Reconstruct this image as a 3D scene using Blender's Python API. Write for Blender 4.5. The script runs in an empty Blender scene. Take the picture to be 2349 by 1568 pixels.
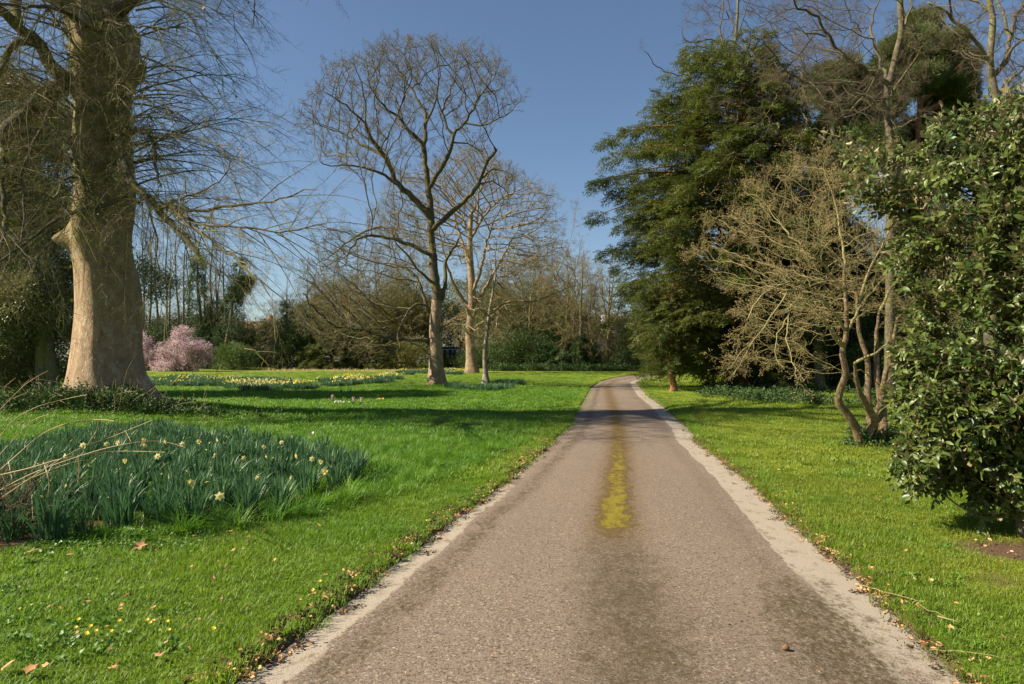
import bpy, math, random
import numpy as np
from mathutils import noise as mnoise, Vector

# ------------------------------------------------------------------ camera, sky, sun, exposure
SC = bpy.context.scene
F, CX, CY, YH, H = 1566.0, 1174.5, 784.0, 830.0, 1.6      # photograph measured at 2349 x 1568
P = math.atan((YH - CY) / F)
cam = bpy.data.cameras.new('camera'); camo = bpy.data.objects.new('camera', cam)
SC.collection.objects.link(camo); SC.camera = camo
cam.sensor_width = 36; cam.lens = 24; cam.clip_start = 0.05; cam.clip_end = 2500
camo.location = (0, 0, H); camo.rotation_euler = (math.pi / 2 + P, 0, 0)

SUN_EL, SUN_AZ = math.radians(37), math.radians(188)      # azimuth from +X, counter-clockwise: from the left, a little behind
sd = Vector((math.cos(SUN_EL) * math.cos(SUN_AZ), math.cos(SUN_EL) * math.sin(SUN_AZ), math.sin(SUN_EL)))
world = bpy.data.worlds.new('World'); SC.world = world; world.use_nodes = True
wn = world.node_tree; wn.nodes.clear()
sky = wn.nodes.new('ShaderNodeTexSky'); sky.sky_type = 'NISHITA'; sky.sun_disc = False
sky.sun_elevation = SUN_EL; sky.sun_rotation = math.atan2(sd.x, sd.y)
sky.air_density = 1.0; sky.dust_density = 0.5; sky.ozone_density = 2.8; sky.altitude = 0
bg = wn.nodes.new('ShaderNodeBackground'); bg.inputs['Strength'].default_value = 0.053
wo = wn.nodes.new('ShaderNodeOutputWorld')
wn.links.new(sky.outputs[0], bg.inputs[0]); wn.links.new(bg.outputs[0], wo.inputs[0])
sl = bpy.data.lights.new('sun', 'SUN'); slo = bpy.data.objects.new('sun', sl); SC.collection.objects.link(slo)
sl.energy = 5.0; sl.angle = math.radians(0.55); sl.color = (1.0, 0.90, 0.71)
slo.rotation_euler = sd.to_track_quat('Z', 'Y').to_euler(); slo.location = (-30, -5, 30)
SC.view_settings.view_transform = 'Standard'; SC.view_settings.look = 'None'
SC.view_settings.exposure = 1.20; SC.view_settings.gamma = 1.0; SC.view_settings.use_curve_mapping = False
SC.render.engine = 'CYCLES'
SC.cycles.max_bounces = 5; SC.cycles.diffuse_bounces = 3; SC.cycles.transparent_max_bounces = 6

# ------------------------------------------------------------------ basic tools
RNG = np.random.default_rng(11)
PI = math.pi

def ray(x, y):
    a = (x - CX) / F; b = (CY - y) / F
    return np.array([a, math.cos(P) - b * math.sin(P), math.sin(P) + b * math.cos(P)])

def at(x, y, Y):
    d = ray(x, y); t = Y / d[1]
    return np.array([d[0] * t, Y, H + d[2] * t])

def sst(a, b, x):
    t = np.clip((np.asarray(x, float) - a) / (b - a), 0, 1)
    return t * t * (3 - 2 * t)

def zbase(Y):
    t = np.clip(np.asarray(Y, float) - 17, 0, 75)
    return 0.0135 * t * t / (t + 10)

def gp0(x, y):
    d = ray(x, y); Y = 10.0
    for _ in range(60):
        z = float(zbase(Y)); k = (z - H) / d[2] if d[2] < -1e-4 else 300
        Y = 0.5 * Y + 0.5 * min(300, max(0.5, k * d[1]))
    return d[0] * Y / d[1], Y

# road edges, read off the photograph as points on the ground
LE = [(350, 1700), (543, 1563), (627, 1519), (696, 1455), (825, 1366), (874, 1314), (933, 1279), (978, 1242), (1002, 1225), (1047, 1183),
      (1116, 1143), (1166, 1099), (1250, 1028), (1307, 978), (1323, 950), (1343, 914), (1357, 889), (1376, 875), (1409, 866), (1445, 860.5), (1501, 856.5), (1560, 854)]
RE = [(2420, 1700), (2215, 1566), (2183, 1534), (2141, 1508), (2115, 1476), (2055, 1419), (2026, 1383), (1984, 1341), (1943, 1310), (1885, 1259),
      (1834, 1214), (1789, 1175), (1738, 1124), (1696, 1089), (1601, 1014), (1579, 981), (1543, 953), (1518, 931), (1484, 908), (1465, 886), (1459, 876), (1473, 869.6), (1534, 859.5), (1600, 857)]
def edge_fn(pts):
    g = sorted([gp0(*p) for p in pts], key=lambda q: q[1])
    ys = [q[1] for q in g]; xs = [q[0] for q in g]
    s0 = (xs[1] - xs[0]) / (ys[1] - ys[0])
    ys = [-12] + ys; xs = [xs[0] + s0 * (-12 - ys[1])] + xs
    yend, xend = ys[-1], xs[-1]
    ys += [yend + 4, yend + 8, 400]; xs += [xend + 12, xend + 45, xend + 45]
    fine = np.arange(-12, 130, 0.1); v = np.interp(fine, ys, xs)
    k = np.exp(-np.linspace(-2, 2, 9) ** 2); k /= k.sum()
    v2 = np.convolve(np.pad(v, 4, mode='edge'), k, 'valid')
    return lambda Y: np.interp(Y, fine, v2)
Lf, Rf = edge_fn(LE), edge_fn(RE)
ROAD_END = 70.0

TX, TY = at(243, 930, 19.0)[0], 19.0                       # the big plane tree
def height(X, Y):
    X = np.asarray(X, float); Y = np.asarray(Y, float)
    L, R = Lf(Y), Rf(Y)
    off = np.maximum(np.maximum(L - X, X - R), 0)          # metres outside the road
    z = zbase(Y)
    z = z + 0.38 * np.exp(-((X - TX) ** 2 + (Y - TY) ** 2) / (2 * 2.3 ** 2))
    w = sst(0.1, 1.6, off)
    z = z + w * (0.030 * np.sin(X * 0.9 + 0.7 * Y) * np.sin(Y * 0.55 + 1.0) + 0.05 * np.sin(X * 0.23 + 2) * np.sin(Y * 0.19))
    z = z + 0.045 * sst(0.0, 0.10, off) + 0.10 * sst(0.5, 5, np.maximum(L - X, 0)) * sst(3, 9, Y)
    z = z - 0.03 * (off <= 0)
    return z

def gp(x, y):
    d = ray(x, y); Y = gp0(x, y)[1]
    for _ in range(40):
        z = float(height(d[0] * Y / d[1], Y)); k = (z - H) / d[2] if d[2] < -1e-4 else 300
        Y = 0.5 * Y + 0.5 * min(300, max(0.5, k * d[1]))
    X = d[0] * Y / d[1]
    return np.array([X, Y, float(height(X, Y))])

def proj(Pn):
    Pn = np.atleast_2d(Pn); c, s = math.cos(P), math.sin(P)
    dz = Pn[:, 2] - H; f = Pn[:, 1] * c + dz * s; u = -Pn[:, 1] * s + dz * c
    return CX + F * Pn[:, 0] / f, CY - F * u / f

def inpoly(X, Y, poly):
    X = np.asarray(X); Y = np.asarray(Y); r = np.zeros(X.shape, bool); n = len(poly)
    for i in range(n):
        x1, y1 = poly[i][:2]; x2, y2 = poly[(i + 1) % n][:2]
        if y1 == y2: continue
        c = ((y1 > Y) != (y2 > Y)) & (X < (x2 - x1) * (Y - y1) / (y2 - y1) + x1)
        r ^= c
    return r

_pt = np.random.default_rng(5).permutation(4096)
_gr = np.random.default_rng(6).random((64, 64, 64)) * 2 - 1
def vnoise(Pn, s=1.0):
    """cheap value noise, vectorised, -1..1"""
    q = np.asarray(Pn, float) * s; i = np.floor(q).astype(int); f = q - i; f = f * f * (3 - 2 * f); i &= 63; j = (i + 1) & 63
    g = lambda a, b, c: _gr[a, b, c]
    x0, y0, z0 = i.T; x1, y1, z1 = j.T; fx, fy, fz = f.T
    a = g(x0, y0, z0) * (1 - fx) + g(x1, y0, z0) * fx; b = g(x0, y1, z0) * (1 - fx) + g(x1, y1, z0) * fx
    c = g(x0, y0, z1) * (1 - fx) + g(x1, y0, z1) * fx; d = g(x0, y1, z1) * (1 - fx) + g(x1, y1, z1) * fx
    return (a * (1 - fy) + b * fy) * (1 - fz) + (c * (1 - fy) + d * fy) * fz

def norm(v):
    v = np.asarray(v, float); return v / np.maximum(np.linalg.norm(v, axis=-1, keepdims=True), 1e-9)

def mk_mesh(name, V, faces, mats, smooth=False, midx=None):
    """faces: list of integer arrays (n,3) or (n,4)"""
    me = bpy.data.meshes.new(name); V = np.asarray(V, np.float32)
    me.vertices.add(len(V)); me.vertices.foreach_set('co', V.ravel())
    faces = [f for f in faces if len(f)]
    if faces:
        li = np.concatenate([np.asarray(f, np.int32).ravel() for f in faces])
        tot = np.concatenate([np.full(len(f), f.shape[1], np.int32) for f in faces])
        st = np.concatenate([[0], np.cumsum(tot)[:-1]]).astype(np.int32)
        me.loops.add(len(li)); me.loops.foreach_set('vertex_index', li)
        me.polygons.add(len(tot)); me.polygons.foreach_set('loop_start', st); me.polygons.foreach_set('loop_total', tot)
        if smooth: me.polygons.foreach_set('use_smooth', np.ones(len(tot), bool))
        if midx is not None: me.polygons.foreach_set('material_index', np.asarray(midx, np.int32))
    for m in (mats if isinstance(mats, (list, tuple)) else [mats]):
        if m: me.materials.append(m)
    me.update(calc_edges=True); me.validate()
    return me

def link(name, data, parent=None, loc=None, rot=None):
    o = bpy.data.objects.new(name, data); SC.collection.objects.link(o)
    if parent: o.parent = parent
    if loc is not None: o.location = loc
    if rot is not None: o.rotation_euler = rot
    return o

def tag(o, label, cat, group=None, kind=None):
    o['label'] = label; o['category'] = cat
    if group: o['group'] = group
    if kind: o['kind'] = kind
    return o

def thing(name, label, cat, loc=(0, 0, 0), group=None, rotz=0):
    o = bpy.data.objects.new(name, None); SC.collection.objects.link(o); o.location = [float(c) for c in loc]
    o.rotation_euler = (0, 0, rotz); o.empty_display_size = 0.2
    return tag(o, label, cat, group)

def copy_thing(src, loc, rotz=0, scale=1.0, label=None):
    r = src.copy(); SC.collection.objects.link(r); r.location = [float(c) for c in loc]; r.rotation_euler = (0, 0, rotz)
    r.scale = (scale,) * 3 if not isinstance(scale, (tuple, list)) else scale
    if label: r['label'] = label
    for ch in [c for c in SC.objects if c.parent == src]:
        c = ch.copy(); SC.collection.objects.link(c); c.parent = r
        for g in [k for k in SC.objects if k.parent == ch]:
            d = g.copy(); SC.collection.objects.link(d); d.parent = c
    return r

# ------------------------------------------------------------------ materials
class NT:
    def __init__(s, name):
        s.m = bpy.data.materials.new(name); s.m.use_nodes = True; s.t = s.m.node_tree; s.t.nodes.clear()
        s.out = s.n('ShaderNodeOutputMaterial')
    def n(s, t, **k):
        nd = s.t.nodes.new(t)
        for a, v in k.items(): setattr(nd, a, v)
        return nd
    def l(s, a, b): s.t.links.new(a, b)
    def set(s, sock, v):
        if hasattr(v, 'is_linked') or hasattr(v, 'links'): s.l(v, sock)
        else:
            if isinstance(v, (tuple, list)) and len(v) == 3 and sock.type == 'RGBA': v = (*v, 1)
            sock.default_value = v
    def pos(s, scale=(1, 1, 1), kind='pos'):
        src = s.n('ShaderNodeNewGeometry').outputs['Position'] if kind == 'pos' else s.n('ShaderNodeTexCoord').outputs['Object']
        mp = s.n('ShaderNodeMapping'); mp.inputs['Scale'].default_value = scale; s.l(src, mp.inputs[0]); return mp.outputs[0]
    def noise(s, scale, vec=None, detail=3, rough=0.55, dist=0.0):
        nd = s.n('ShaderNodeTexNoise'); nd.inputs['Scale'].default_value = scale; nd.inputs['Detail'].default_value = detail
        nd.inputs['Roughness'].default_value = rough; nd.inputs['Distortion'].default_value = dist
        s.l(vec if vec is not None else s.pos(), nd.inputs['Vector']); return nd.outputs['Fac']
    def ramp(s, fac, stops, interp='LINEAR'):
        nd = s.n('ShaderNodeValToRGB'); nd.color_ramp.interpolation = interp; s.l(fac, nd.inputs[0]); e = nd.color_ramp.elements
        while len(e) < len(stops): e.new(0.5)
        for i, (p, c) in enumerate(stops):
            e[i].position = p; e[i].color = (*c, 1) if isinstance(c, (tuple, list)) else (c, c, c, 1)
        return nd.outputs[0]
    def mix(s, fac, a, b, mode='MIX'):
        nd = s.n('ShaderNodeMix', data_type='RGBA', blend_type=mode); s.set(nd.inputs[0], fac); s.set(nd.inputs[6], a); s.set(nd.inputs[7], b); return nd.outputs[2]
    def math(s, op, a, b=0.0, clamp=False):
        nd = s.n('ShaderNodeMath', operation=op); nd.use_clamp = clamp; s.set(nd.inputs[0], a); s.set(nd.inputs[1], b); return nd.outputs[0]
    def attr(s, name):
        return s.n('ShaderNodeAttribute', attribute_name=name).outputs['Fac']
    def rand(s): return s.n('ShaderNodeObjectInfo').outputs['Random']
    def bump(s, h, strength=0.5, dist=0.02):
        nd = s.n('ShaderNodeBump'); nd.inputs['Strength'].default_value = strength; nd.inputs['Distance'].default_value = dist; s.l(h, nd.inputs['Height']); return nd.outputs[0]
    def bsdf(s, col, rough=0.85, spec=0.3, normal=None):
        b = s.n('ShaderNodeBsdfPrincipled'); s.set(b.inputs['Base Color'], col); s.set(b.inputs['Roughness'], rough)
        b.inputs['Specular IOR Level'].default_value = spec
        if normal is not None: s.l(normal, b.inputs['Normal'])
        return b.outputs[0]
    def done(s, sh): s.l(sh, s.out.inputs[0]); return s.m

def leaf_mat(name, c1, c2, under=None, rough=0.5, spec=0.4, trans=0.25, tcol=None, nscale=1.2, c3=None):
    t = NT(name); r = t.rand(); col = t.mix(r, c1, c2)
    f = t.ramp(t.noise(nscale, detail=2), [(0.35, 0.0), (0.65, 1.0)])
    col = t.mix(t.math('MULTIPLY', f, 0.5), col, c3 or tuple(x * 1.35 for x in c2))
    if under is not None:
        bf = t.n('ShaderNodeNewGeometry').outputs['Backfacing']; col = t.mix(bf, col, under)
    a = t.bsdf(col, rough, spec)
    tr = t.n('ShaderNodeBsdfTranslucent')
    t.set(tr.inputs[0], t.mix(0.5, col, tcol or tuple(min(1, x * 2.0) for x in c2)))
    mx = t.n('ShaderNodeMixShader'); mx.inputs[0].default_value = trans; t.l(a, mx.inputs[1]); t.l(tr.outputs[0], mx.inputs[2])
    return t.done(mx.outputs[0])

def bark_mat(name, base, dark, moss=None, mossamt=0.5, lichen=0.0, scale=1.0, streak=0.25, bump=0.6, spots=False, mosslow=None):
    t = NT(name)
    v = t.pos((1, 1, streak)); n1 = t.noise(6 * scale, v, 6, 0.65); n2 = t.noise(28 * scale, v, 4, 0.6); n3 = t.noise(1.1 * scale, t.pos(), 3)
    col = t.mix(t.ramp(n1, [(0.32, 0.0), (0.62, 1.0)]), dark, base)
    col = t.mix(t.ramp(n2, [(0.35, 0.55), (0.6, 0.0)]), col, tuple(c * 0.55 for c in dark))
    if lichen:
        n4 = t.noise(3.2 * scale, t.pos(), 4, 0.6)
        col = t.mix(t.math('MULTIPLY', t.ramp(n4, [(0.5, 0.0), (0.62, 1.0)]), lichen), col, (0.42, 0.40, 0.32))
    if spots:
        vo = t.n('ShaderNodeTexVoronoi'); vo.inputs['Scale'].default_value = 7; t.l(t.pos(), vo.inputs['Vector'])
        col = t.mix(t.ramp(vo.outputs['Distance'], [(0.10, 0.8), (0.17, 0.0)]), col, (0.62, 0.58, 0.5))
    if moss:
        g = t.ramp(n3, [(0.62 - 0.28 * mossamt, 0.0), (0.72 - 0.2 * mossamt, 1.0)])
        n5 = t.noise(14, t.pos(), 4); g = t.math('MULTIPLY', g, t.ramp(n5, [(0.35, 0.0), (0.6, 1.0)]))
        if mosslow:
            z = t.n('ShaderNodeSeparateXYZ'); t.l(t.pos(), z.inputs[0])
            mr = t.n('ShaderNodeMapRange'); mr.inputs[1].default_value = mosslow[0]; mr.inputs[2].default_value = mosslow[1]; t.l(z.outputs[2], mr.inputs[0])
            g = t.math('MULTIPLY', g, mr.outputs[0])
        col = t.mix(g, col, moss)
    if spots:
        nz_ = t.noise(2.0, t.pos(), 5, .7); col = t.mix(t.ramp(nz_, [(.44, 0.0), (.52, .55)]), col, tuple(c * .50 for c in base))
        st_ = t.noise(3.0, t.pos((1, 1, .22)), 8, .75, 0.6); col = t.mix(t.ramp(st_, [(.30, .85), (.46, 0.0)]), col, tuple(c * .45 for c in dark)); n1 = t.math('ADD', n1, t.math('MULTIPLY', st_, 1.2))
    h = t.math('ADD', t.math('MULTIPLY', n1, 0.7), t.math('MULTIPLY', n2, 0.5))
    return t.done(t.bsdf(col, 0.92, 0.2, t.bump(h, bump, 0.05)))

def flat_mat(name, c1, c2, scale=20, rough=0.9, bump=0.3, spec=0.25):
    t = NT(name); n = t.noise(scale, t.pos(), 4); col = t.mix(n, c1, c2)
    return t.done(t.bsdf(col, rough, spec, t.bump(n, bump, 0.01)))

M = {}
M['plane_bark'] = bark_mat('plane_bark', (0.47, 0.32, 0.19), (0.22, 0.14, 0.08), (0.15, 0.165, 0.02), 1.0, 0.35, 1.3, 0.45, 0.9, True, (2.6, 6.0))
M['mossy_bark'] = bark_mat('mossy_bark', (0.15, 0.12, 0.08), (0.05, 0.04, 0.027), (0.13, 0.125, 0.025), 0.55, 0.1, 2.0, 0.5)
M['mossy_twig'] = bark_mat('mossy_twig', (0.24, 0.20, 0.11), (0.12, 0.095, 0.055), (0.15, 0.16, 0.03), 0.7, 0.0, 3.0, 1.0, 0.2)
M['dark_twig'] = flat_mat('dark_twig', (0.075, 0.055, 0.04), (0.13, 0.10, 0.06), 5)
M['tan_bark'] = bark_mat('tan_bark', (0.40, 0.28, 0.18), (0.20, 0.13, 0.08), (0.11, 0.12, 0.03), 0.45, 0.2, 2.0, 0.3)
M['grey_bark'] = bark_mat('grey_bark', (0.17, 0.145, 0.10), (0.07, 0.055, 0.04), (0.14, 0.14, 0.03), 0.8, 0.2, 2.0, 0.5)
M['olive_twig'] = flat_mat('olive_twig', (0.15, 0.12, 0.05), (0.22, 0.18, 0.08), 3)
M['brown_twig'] = flat_mat('brown_twig', (0.09, 0.075, 0.035), (0.16, 0.135, 0.055), 3)
M['bud_twig'] = flat_mat('bud_twig', (0.18, 0.14, 0.055), (0.12, 0.10, 0.04), 3)
M['birch_bark'] = bark_mat('birch_bark', (0.42, 0.36, 0.28), (0.15, 0.11, 0.08), (0.15, 0.15, 0.05), 0.5, 0.4, 3.0, 1.5)
M['red_bark'] = bark_mat('red_bark', (0.34, 0.17, 0.08), (0.15, 0.07, 0.035), None, 0, 0, 2.5, 0.4)
M['lichen_bark'] = bark_mat('lichen_bark', (0.27, 0.17, 0.09), (0.13, 0.075, 0.04), (0.17, 0.16, 0.05), 0.55, 0.6, 5.0, 0.5, 0.4, True)
M['pale_twig'] = flat_mat('pale_twig', (0.17, 0.145, 0.06), (0.30, 0.26, 0.115), 8)
M['bud'] = flat_mat('bud', (0.24, 0.155, 0.06), (0.30, 0.22, 0.10), 8)
M['yew_leaf'] = leaf_mat('yew_leaf', (0.038, 0.066, 0.010), (0.084, 0.104, 0.015), trans=0.28, nscale=0.5, c3=(0.13, 0.13, 0.020))
M['dark_leaf'] = leaf_mat('dark_leaf', (0.036, 0.068, 0.014), (0.072, 0.110, 0.024), trans=0.15, nscale=0.6, c3=(0.075, 0.095, 0.028))
M['oak_leaf'] = leaf_mat('oak_leaf', (0.11, 0.125, 0.034), (0.20, 0.21, 0.065), rough=0.45, trans=0.25, nscale=0.5, under=(0.17, 0.165, 0.10))
M['pine_leaf'] = leaf_mat('pine_leaf', (0.06, 0.095, 0.022), (0.10, 0.13, 0.03), trans=0.15, nscale=0.6)
M['ivy_leaf'] = leaf_mat('ivy_leaf', (0.022, 0.052, 0.010), (0.048, 0.088, 0.016), rough=0.7, trans=0.12, nscale=0.9)
M['hedge_leaf'] = leaf_mat('hedge_leaf', (0.055, 0.095, 0.012), (0.085, 0.13, 0.022), trans=0.25, nscale=0.6)
M['olive_leaf'] = leaf_mat('olive_leaf', (0.075, 0.085, 0.018), (0.135, 0.13, 0.03), trans=0.2, nscale=0.5)
M['bush_leaf'] = leaf_mat('bush_leaf', (0.024, 0.060, 0.010), (0.088, 0.118, 0.020), under=(0.27, 0.225, 0.13), rough=0.42, spec=0.42, trans=0.15, nscale=1.5, c3=(0.12, 0.15, 0.03))
M['blossom'] = leaf_mat('blossom', (0.66, 0.36, 0.42), (0.86, 0.68, 0.72), trans=0.3, nscale=1.5, c3=(0.62, 0.27, 0.32))
M['daff_leaf'] = leaf_mat('daff_leaf', (0.034, 0.092, 0.042), (0.065, 0.140, 0.055), rough=0.5, spec=0.3, trans=0.2, nscale=2.0, c3=(0.07, 0.14, 0.04))
M['grass_blade'] = leaf_mat('grass_blade', (0.080, 0.175, 0.014), (0.145, 0.250, 0.020), rough=0.5, spec=0.3, trans=0.4, nscale=0.7, c3=(0.23, 0.29, 0.015))
M['long_blade'] = leaf_mat('long_blade', (0.060, 0.165, 0.014), (0.110, 0.230, 0.016), rough=0.45, spec=0.35, trans=0.35, nscale=0.8, c3=(0.17, 0.27, 0.02))
M['weed_leaf'] = leaf_mat('weed_leaf', (0.06, 0.14, 0.015), (0.10, 0.19, 0.02), rough=0.5, trans=0.25, nscale=1.0)
M['dry_grass'] = leaf_mat('dry_grass', (0.34, 0.25, 0.12), (0.45, 0.34, 0.18), trans=0.2, nscale=2)
M['dead_leaf'] = leaf_mat('dead_leaf', (0.36, 0.17, 0.07), (0.55, 0.32, 0.16), rough=0.8, spec=0.1, trans=0.15, nscale=6)
M['petal_pale'] = leaf_mat('petal_pale', (0.80, 0.68, 0.20), (0.86, 0.76, 0.34), trans=0.3, nscale=3)
M['petal_gold'] = leaf_mat('petal_gold', (0.85, 0.58, 0.03), (0.88, 0.66, 0.06), trans=0.25, nscale=3)
M['bud_green'] = leaf_mat('bud_green', (0.50, 0.52, 0.10), (0.62, 0.62, 0.15), trans=0.2, nscale=3)
M['hyacinth_petal'] = leaf_mat('hyacinth_petal', (0.75, 0.32, 0.48), (0.85, 0.48, 0.62), trans=0.25, nscale=3)
M['orange_petal'] = leaf_mat('orange_petal', (0.85, 0.36, 0.03), (0.9, 0.45, 0.05), trans=0.2, nscale=3)
M['white_petal'] = leaf_mat('white_petal', (0.75, 0.75, 0.66), (0.85, 0.82, 0.75), trans=0.2, nscale=3)

# ground: soil and short turf between the blades
t = NT('lawn_ground'); n1 = t.noise(0.35, detail=3); n2 = t.noise(9, detail=5, rough=0.7); n3 = t.noise(60, detail=3, rough=0.7)
gcol = t.mix(t.ramp(n1, [(0.35, 0.0), (0.65, 1.0)]), (0.090, 0.165, 0.010), (0.155, 0.215, 0.014))
gcol = t.mix(t.ramp(n2, [(0.35, 0.6), (0.6, 0.0)]), gcol, (0.045, 0.085, 0.012))
gcol = t.mix(t.ramp(n3, [(0.4, 0.4), (0.6, 0.0)]), gcol, (0.055, 0.06, 0.015))
gcol = t.mix(t.math('MULTIPLY', t.attr('mossy'), t.ramp(n2, [(0.3, 0.3), (0.6, 1.0)])), gcol, (0.21, 0.23, 0.02))
soil = t.mix(t.ramp(n3, [(.35, 0.0), (.65, 1.0)]), (0.075, 0.045, 0.028), (0.17, 0.105, 0.065))
sf = t.math('ADD', t.attr('soil'), t.math('MULTIPLY', t.math('SUBTRACT', n2, 0.5), 0.9)); sf = t.ramp(sf, [(0.42, 0.0), (0.72, 1.0)])
gcol = t.mix(sf, gcol, soil)
M['ground'] = t.done(t.bsdf(gcol, 0.95, 0.15, t.bump(t.math('ADD', n3, n2), 0.8, 0.03)))

# road surface
t = NT('road_surface')
fine = t.noise(120, detail=4, rough=0.85); grit = t.noise(62, detail=3, rough=0.75); big = t.noise(0.9, t.pos((1, 0.25, 1)), 4, 0.6); med = t.noise(6.5, t.pos((1, 0.6, 1)), 9, 0.80)
acol = t.mix(t.ramp(fine, [(0.38, 0.0), (0.56, 1.0)]), (0.066, 0.049, 0.037), (0.290, 0.219, 0.162))
acol = t.mix(t.ramp(grit, [(0.55, 0.0), (0.64, 0.8)]), acol, (0.06, 0.042, 0.028))
acol = t.mix(t.ramp(grit, [(0.27, 0.6), (0.33, 0.0)]), acol, (0.38, 0.32, 0.25))
acol = t.mix(t.math('MULTIPLY', t.ramp(big, [(0.35, 0.0), (0.65, 1.0)]), 0.30), acol, (0.13, 0.095, 0.08))
vo_ = t.n('ShaderNodeTexVoronoi'); vo_.inputs['Scale'].default_value = 75; t.l(t.pos(), vo_.inputs['Vector']); cellv = t.n('ShaderNodeSeparateColor'); t.l(vo_.outputs['Color'], cellv.inputs[0])
acol = t.mix(t.ramp(cellv.outputs[0], [(.82, 0.0), (.88, .6)]), acol, (0.045, 0.034, 0.022)); acol = t.mix(t.ramp(cellv.outputs[1], [(.92, 0.0), (.96, .5)]), acol, (0.42, 0.35, 0.27))
# centre stain and tracks
stain = t.math('ADD', t.attr('stain'), t.math('MULTIPLY', t.math('SUBTRACT', med, 0.5), 0.9))
stain = t.math('MULTIPLY', t.ramp(stain, [(0.30, 0.0), (0.85, 1.0)]), t.math('MULTIPLY', t.ramp(grit, [(0.36, 0.35), (0.56, 1.0)]), t.ramp(t.noise(26, t.pos((1, .7, 1)), 7, .88), [(.40, .25), (.56, 1.0)])))
acol = t.mix(stain, acol, t.mix(t.ramp(fine, [(0.4, 0.0), (0.6, 1.0)]), (0.028, 0.018, 0.009), (0.12, 0.082, 0.045)))
# concrete margin showing pale at the edges
ccol = t.mix(t.ramp(fine, [(0.3, 0.0), (0.7, 1.0)]), (0.20, 0.165, 0.125), (0.46, 0.39, 0.31))
ccol = t.mix(t.ramp(med, [(0.53, 0.0), (0.64, 0.85)]), ccol, (0.12, 0.085, 0.04))
mg = t.math('ADD', t.attr('margin'), t.math('MULTIPLY', t.math('SUBTRACT', med, 0.5), 1.3)); mg = t.ramp(mg, [(0.46, 0.0), (0.56, 1.0)])
acol = t.mix(mg, acol, ccol)
# dirt beside the margin and moss flecks
dm = t.math('ADD', t.attr('dirt'), t.math('MULTIPLY', t.math('SUBTRACT', med, 0.5), 1.5)); dm = t.ramp(dm, [(0.40, 0.0), (0.68, 0.95)])
fleck = t.ramp(t.noise(30, t.pos((1, 0.6, 1)), 5, 0.8), [(0.42, 0.15), (0.58, 1.0)])
acol = t.mix(t.math('MULTIPLY', dm, fleck), acol, t.mix(med, (0.038, 0.025, 0.012), (0.075, 0.052, 0.018)))
fr = t.math('MULTIPLY', t.attr('fringe'), t.ramp(t.noise(38, t.pos((1, .6, 1)), 6, .85), [(.38, 0.1), (.56, 1.0)])); acol = t.mix(fr, acol, (0.15, 0.085, 0.015))
ms = t.math('ADD', t.attr('moss'), t.math('MULTIPLY', t.math('SUBTRACT', t.noise(14, t.pos((1, 0.5, 1)), 9, 0.88), 0.5), 2.6)); ms = t.math('ADD', ms, t.math('MULTIPLY', t.math('SUBTRACT', t.noise(2.6, detail=3), 0.45), 0.75))
mcol = t.mix(t.math('MULTIPLY', t.ramp(ms, [(0.50, 0.0), (0.85, 1.0)]), t.ramp(t.noise(30, detail=5, rough=0.8), [(0.36, 0.25), (0.55, 1.0)])), (0.10, 0.055, 0.008), (0.215, 0.185, 0.010))
acol = t.mix(t.ramp(ms, [(0.42, 0.0), (0.62, 0.92)]), acol, mcol)
hh = t.math('ADD', t.math('MULTIPLY', fine, 0.5), t.math('MULTIPLY', grit, 0.5)); hh = t.math('ADD', hh, t.math('MULTIPLY', t.ramp(ms, [(0.42, 0.0), (0.62, 1.0)]), 0.8))
M['road'] = t.done(t.bsdf(acol, 0.88, 0.25, t.bump(hh, 0.7, 0.012)))

# ------------------------------------------------------------------ setting: lawn and road
rows = np.concatenate([np.arange(-8, 1.5, 0.5), np.arange(1.5, 22, 0.12), np.arange(22, 48, 0.35), np.arange(48, 80, 0.6), [82, 86, 92, 100, 115, 140, 180, 260, 400, 700, 1200]])
offs = np.concatenate([[0, .03, .06, .10, .16, .24, .34, .46, .6, .76, .95], np.arange(1.2, 9, 0.3), np.arange(9, 24, 0.8), [26, 30, 36, 45, 60, 90, 150, 300, 900]])
SOIL = [(gp(2300, 1330), 0.5, 0.35, 0.62), (gp(2345, 1262), 0.75, 0.5, 1.0), (gp(1690, 905), 1.5, 1.5, 0.8), (gp(650, 871), 4.0, 1.0, 0.7), (gp(1560, 885), 1.5, 2.5, 0.35),
        (gp(250, 1190), 1.2, 0.5, 0.5), (gp(40, 1215), 0.9, 0.8, 1.1), (gp(250, 985), 2.6, 0.8, 0.55), (gp(560, 1150), 1.2, 0.6, 0.6), (gp(1900, 870), 8, 5, 0.7)]
def soil_at(X, Y):
    s = np.zeros(np.shape(X))
    for c, rx, ry, a in SOIL: s = np.maximum(s, a * np.exp(-((X - c[0]) / rx) ** 2 - ((Y - c[1]) / ry) ** 2))
    L, R = Lf(Y), Rf(Y); off = np.maximum(L - X, X - R)
    s = np.maximum(s, 0.75 * np.exp(-(np.maximum(off, 0) / 0.11) ** 2))
    s = np.maximum(s, np.where((X - R > -0.2) & (X - R < 1.6), 0.30 * np.exp(-((X - R) / 0.7) ** 2), 0))
    s = np.maximum(s, 0.40 * np.exp(-(np.abs(L - X - 0.2) / 0.3) ** 2))
    return s
def mossy_at(X, Y):
    L, R = Lf(Y), Rf(Y)
    m = 0.8 * sst(0.1, 1.0, X - R) + 0.7 * np.exp(-((L - X - 0.7) / 0.7) ** 2) * sst(8, 14, Y)
    return np.clip(m + 0.5 * sst(48, 56, Y), 0, 1)
NO, NR = len(offs), len(rows)
Xg = np.zeros((NR, 2 * NO)); Yg = np.repeat(rows[:, None], 2 * NO, 1)
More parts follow.
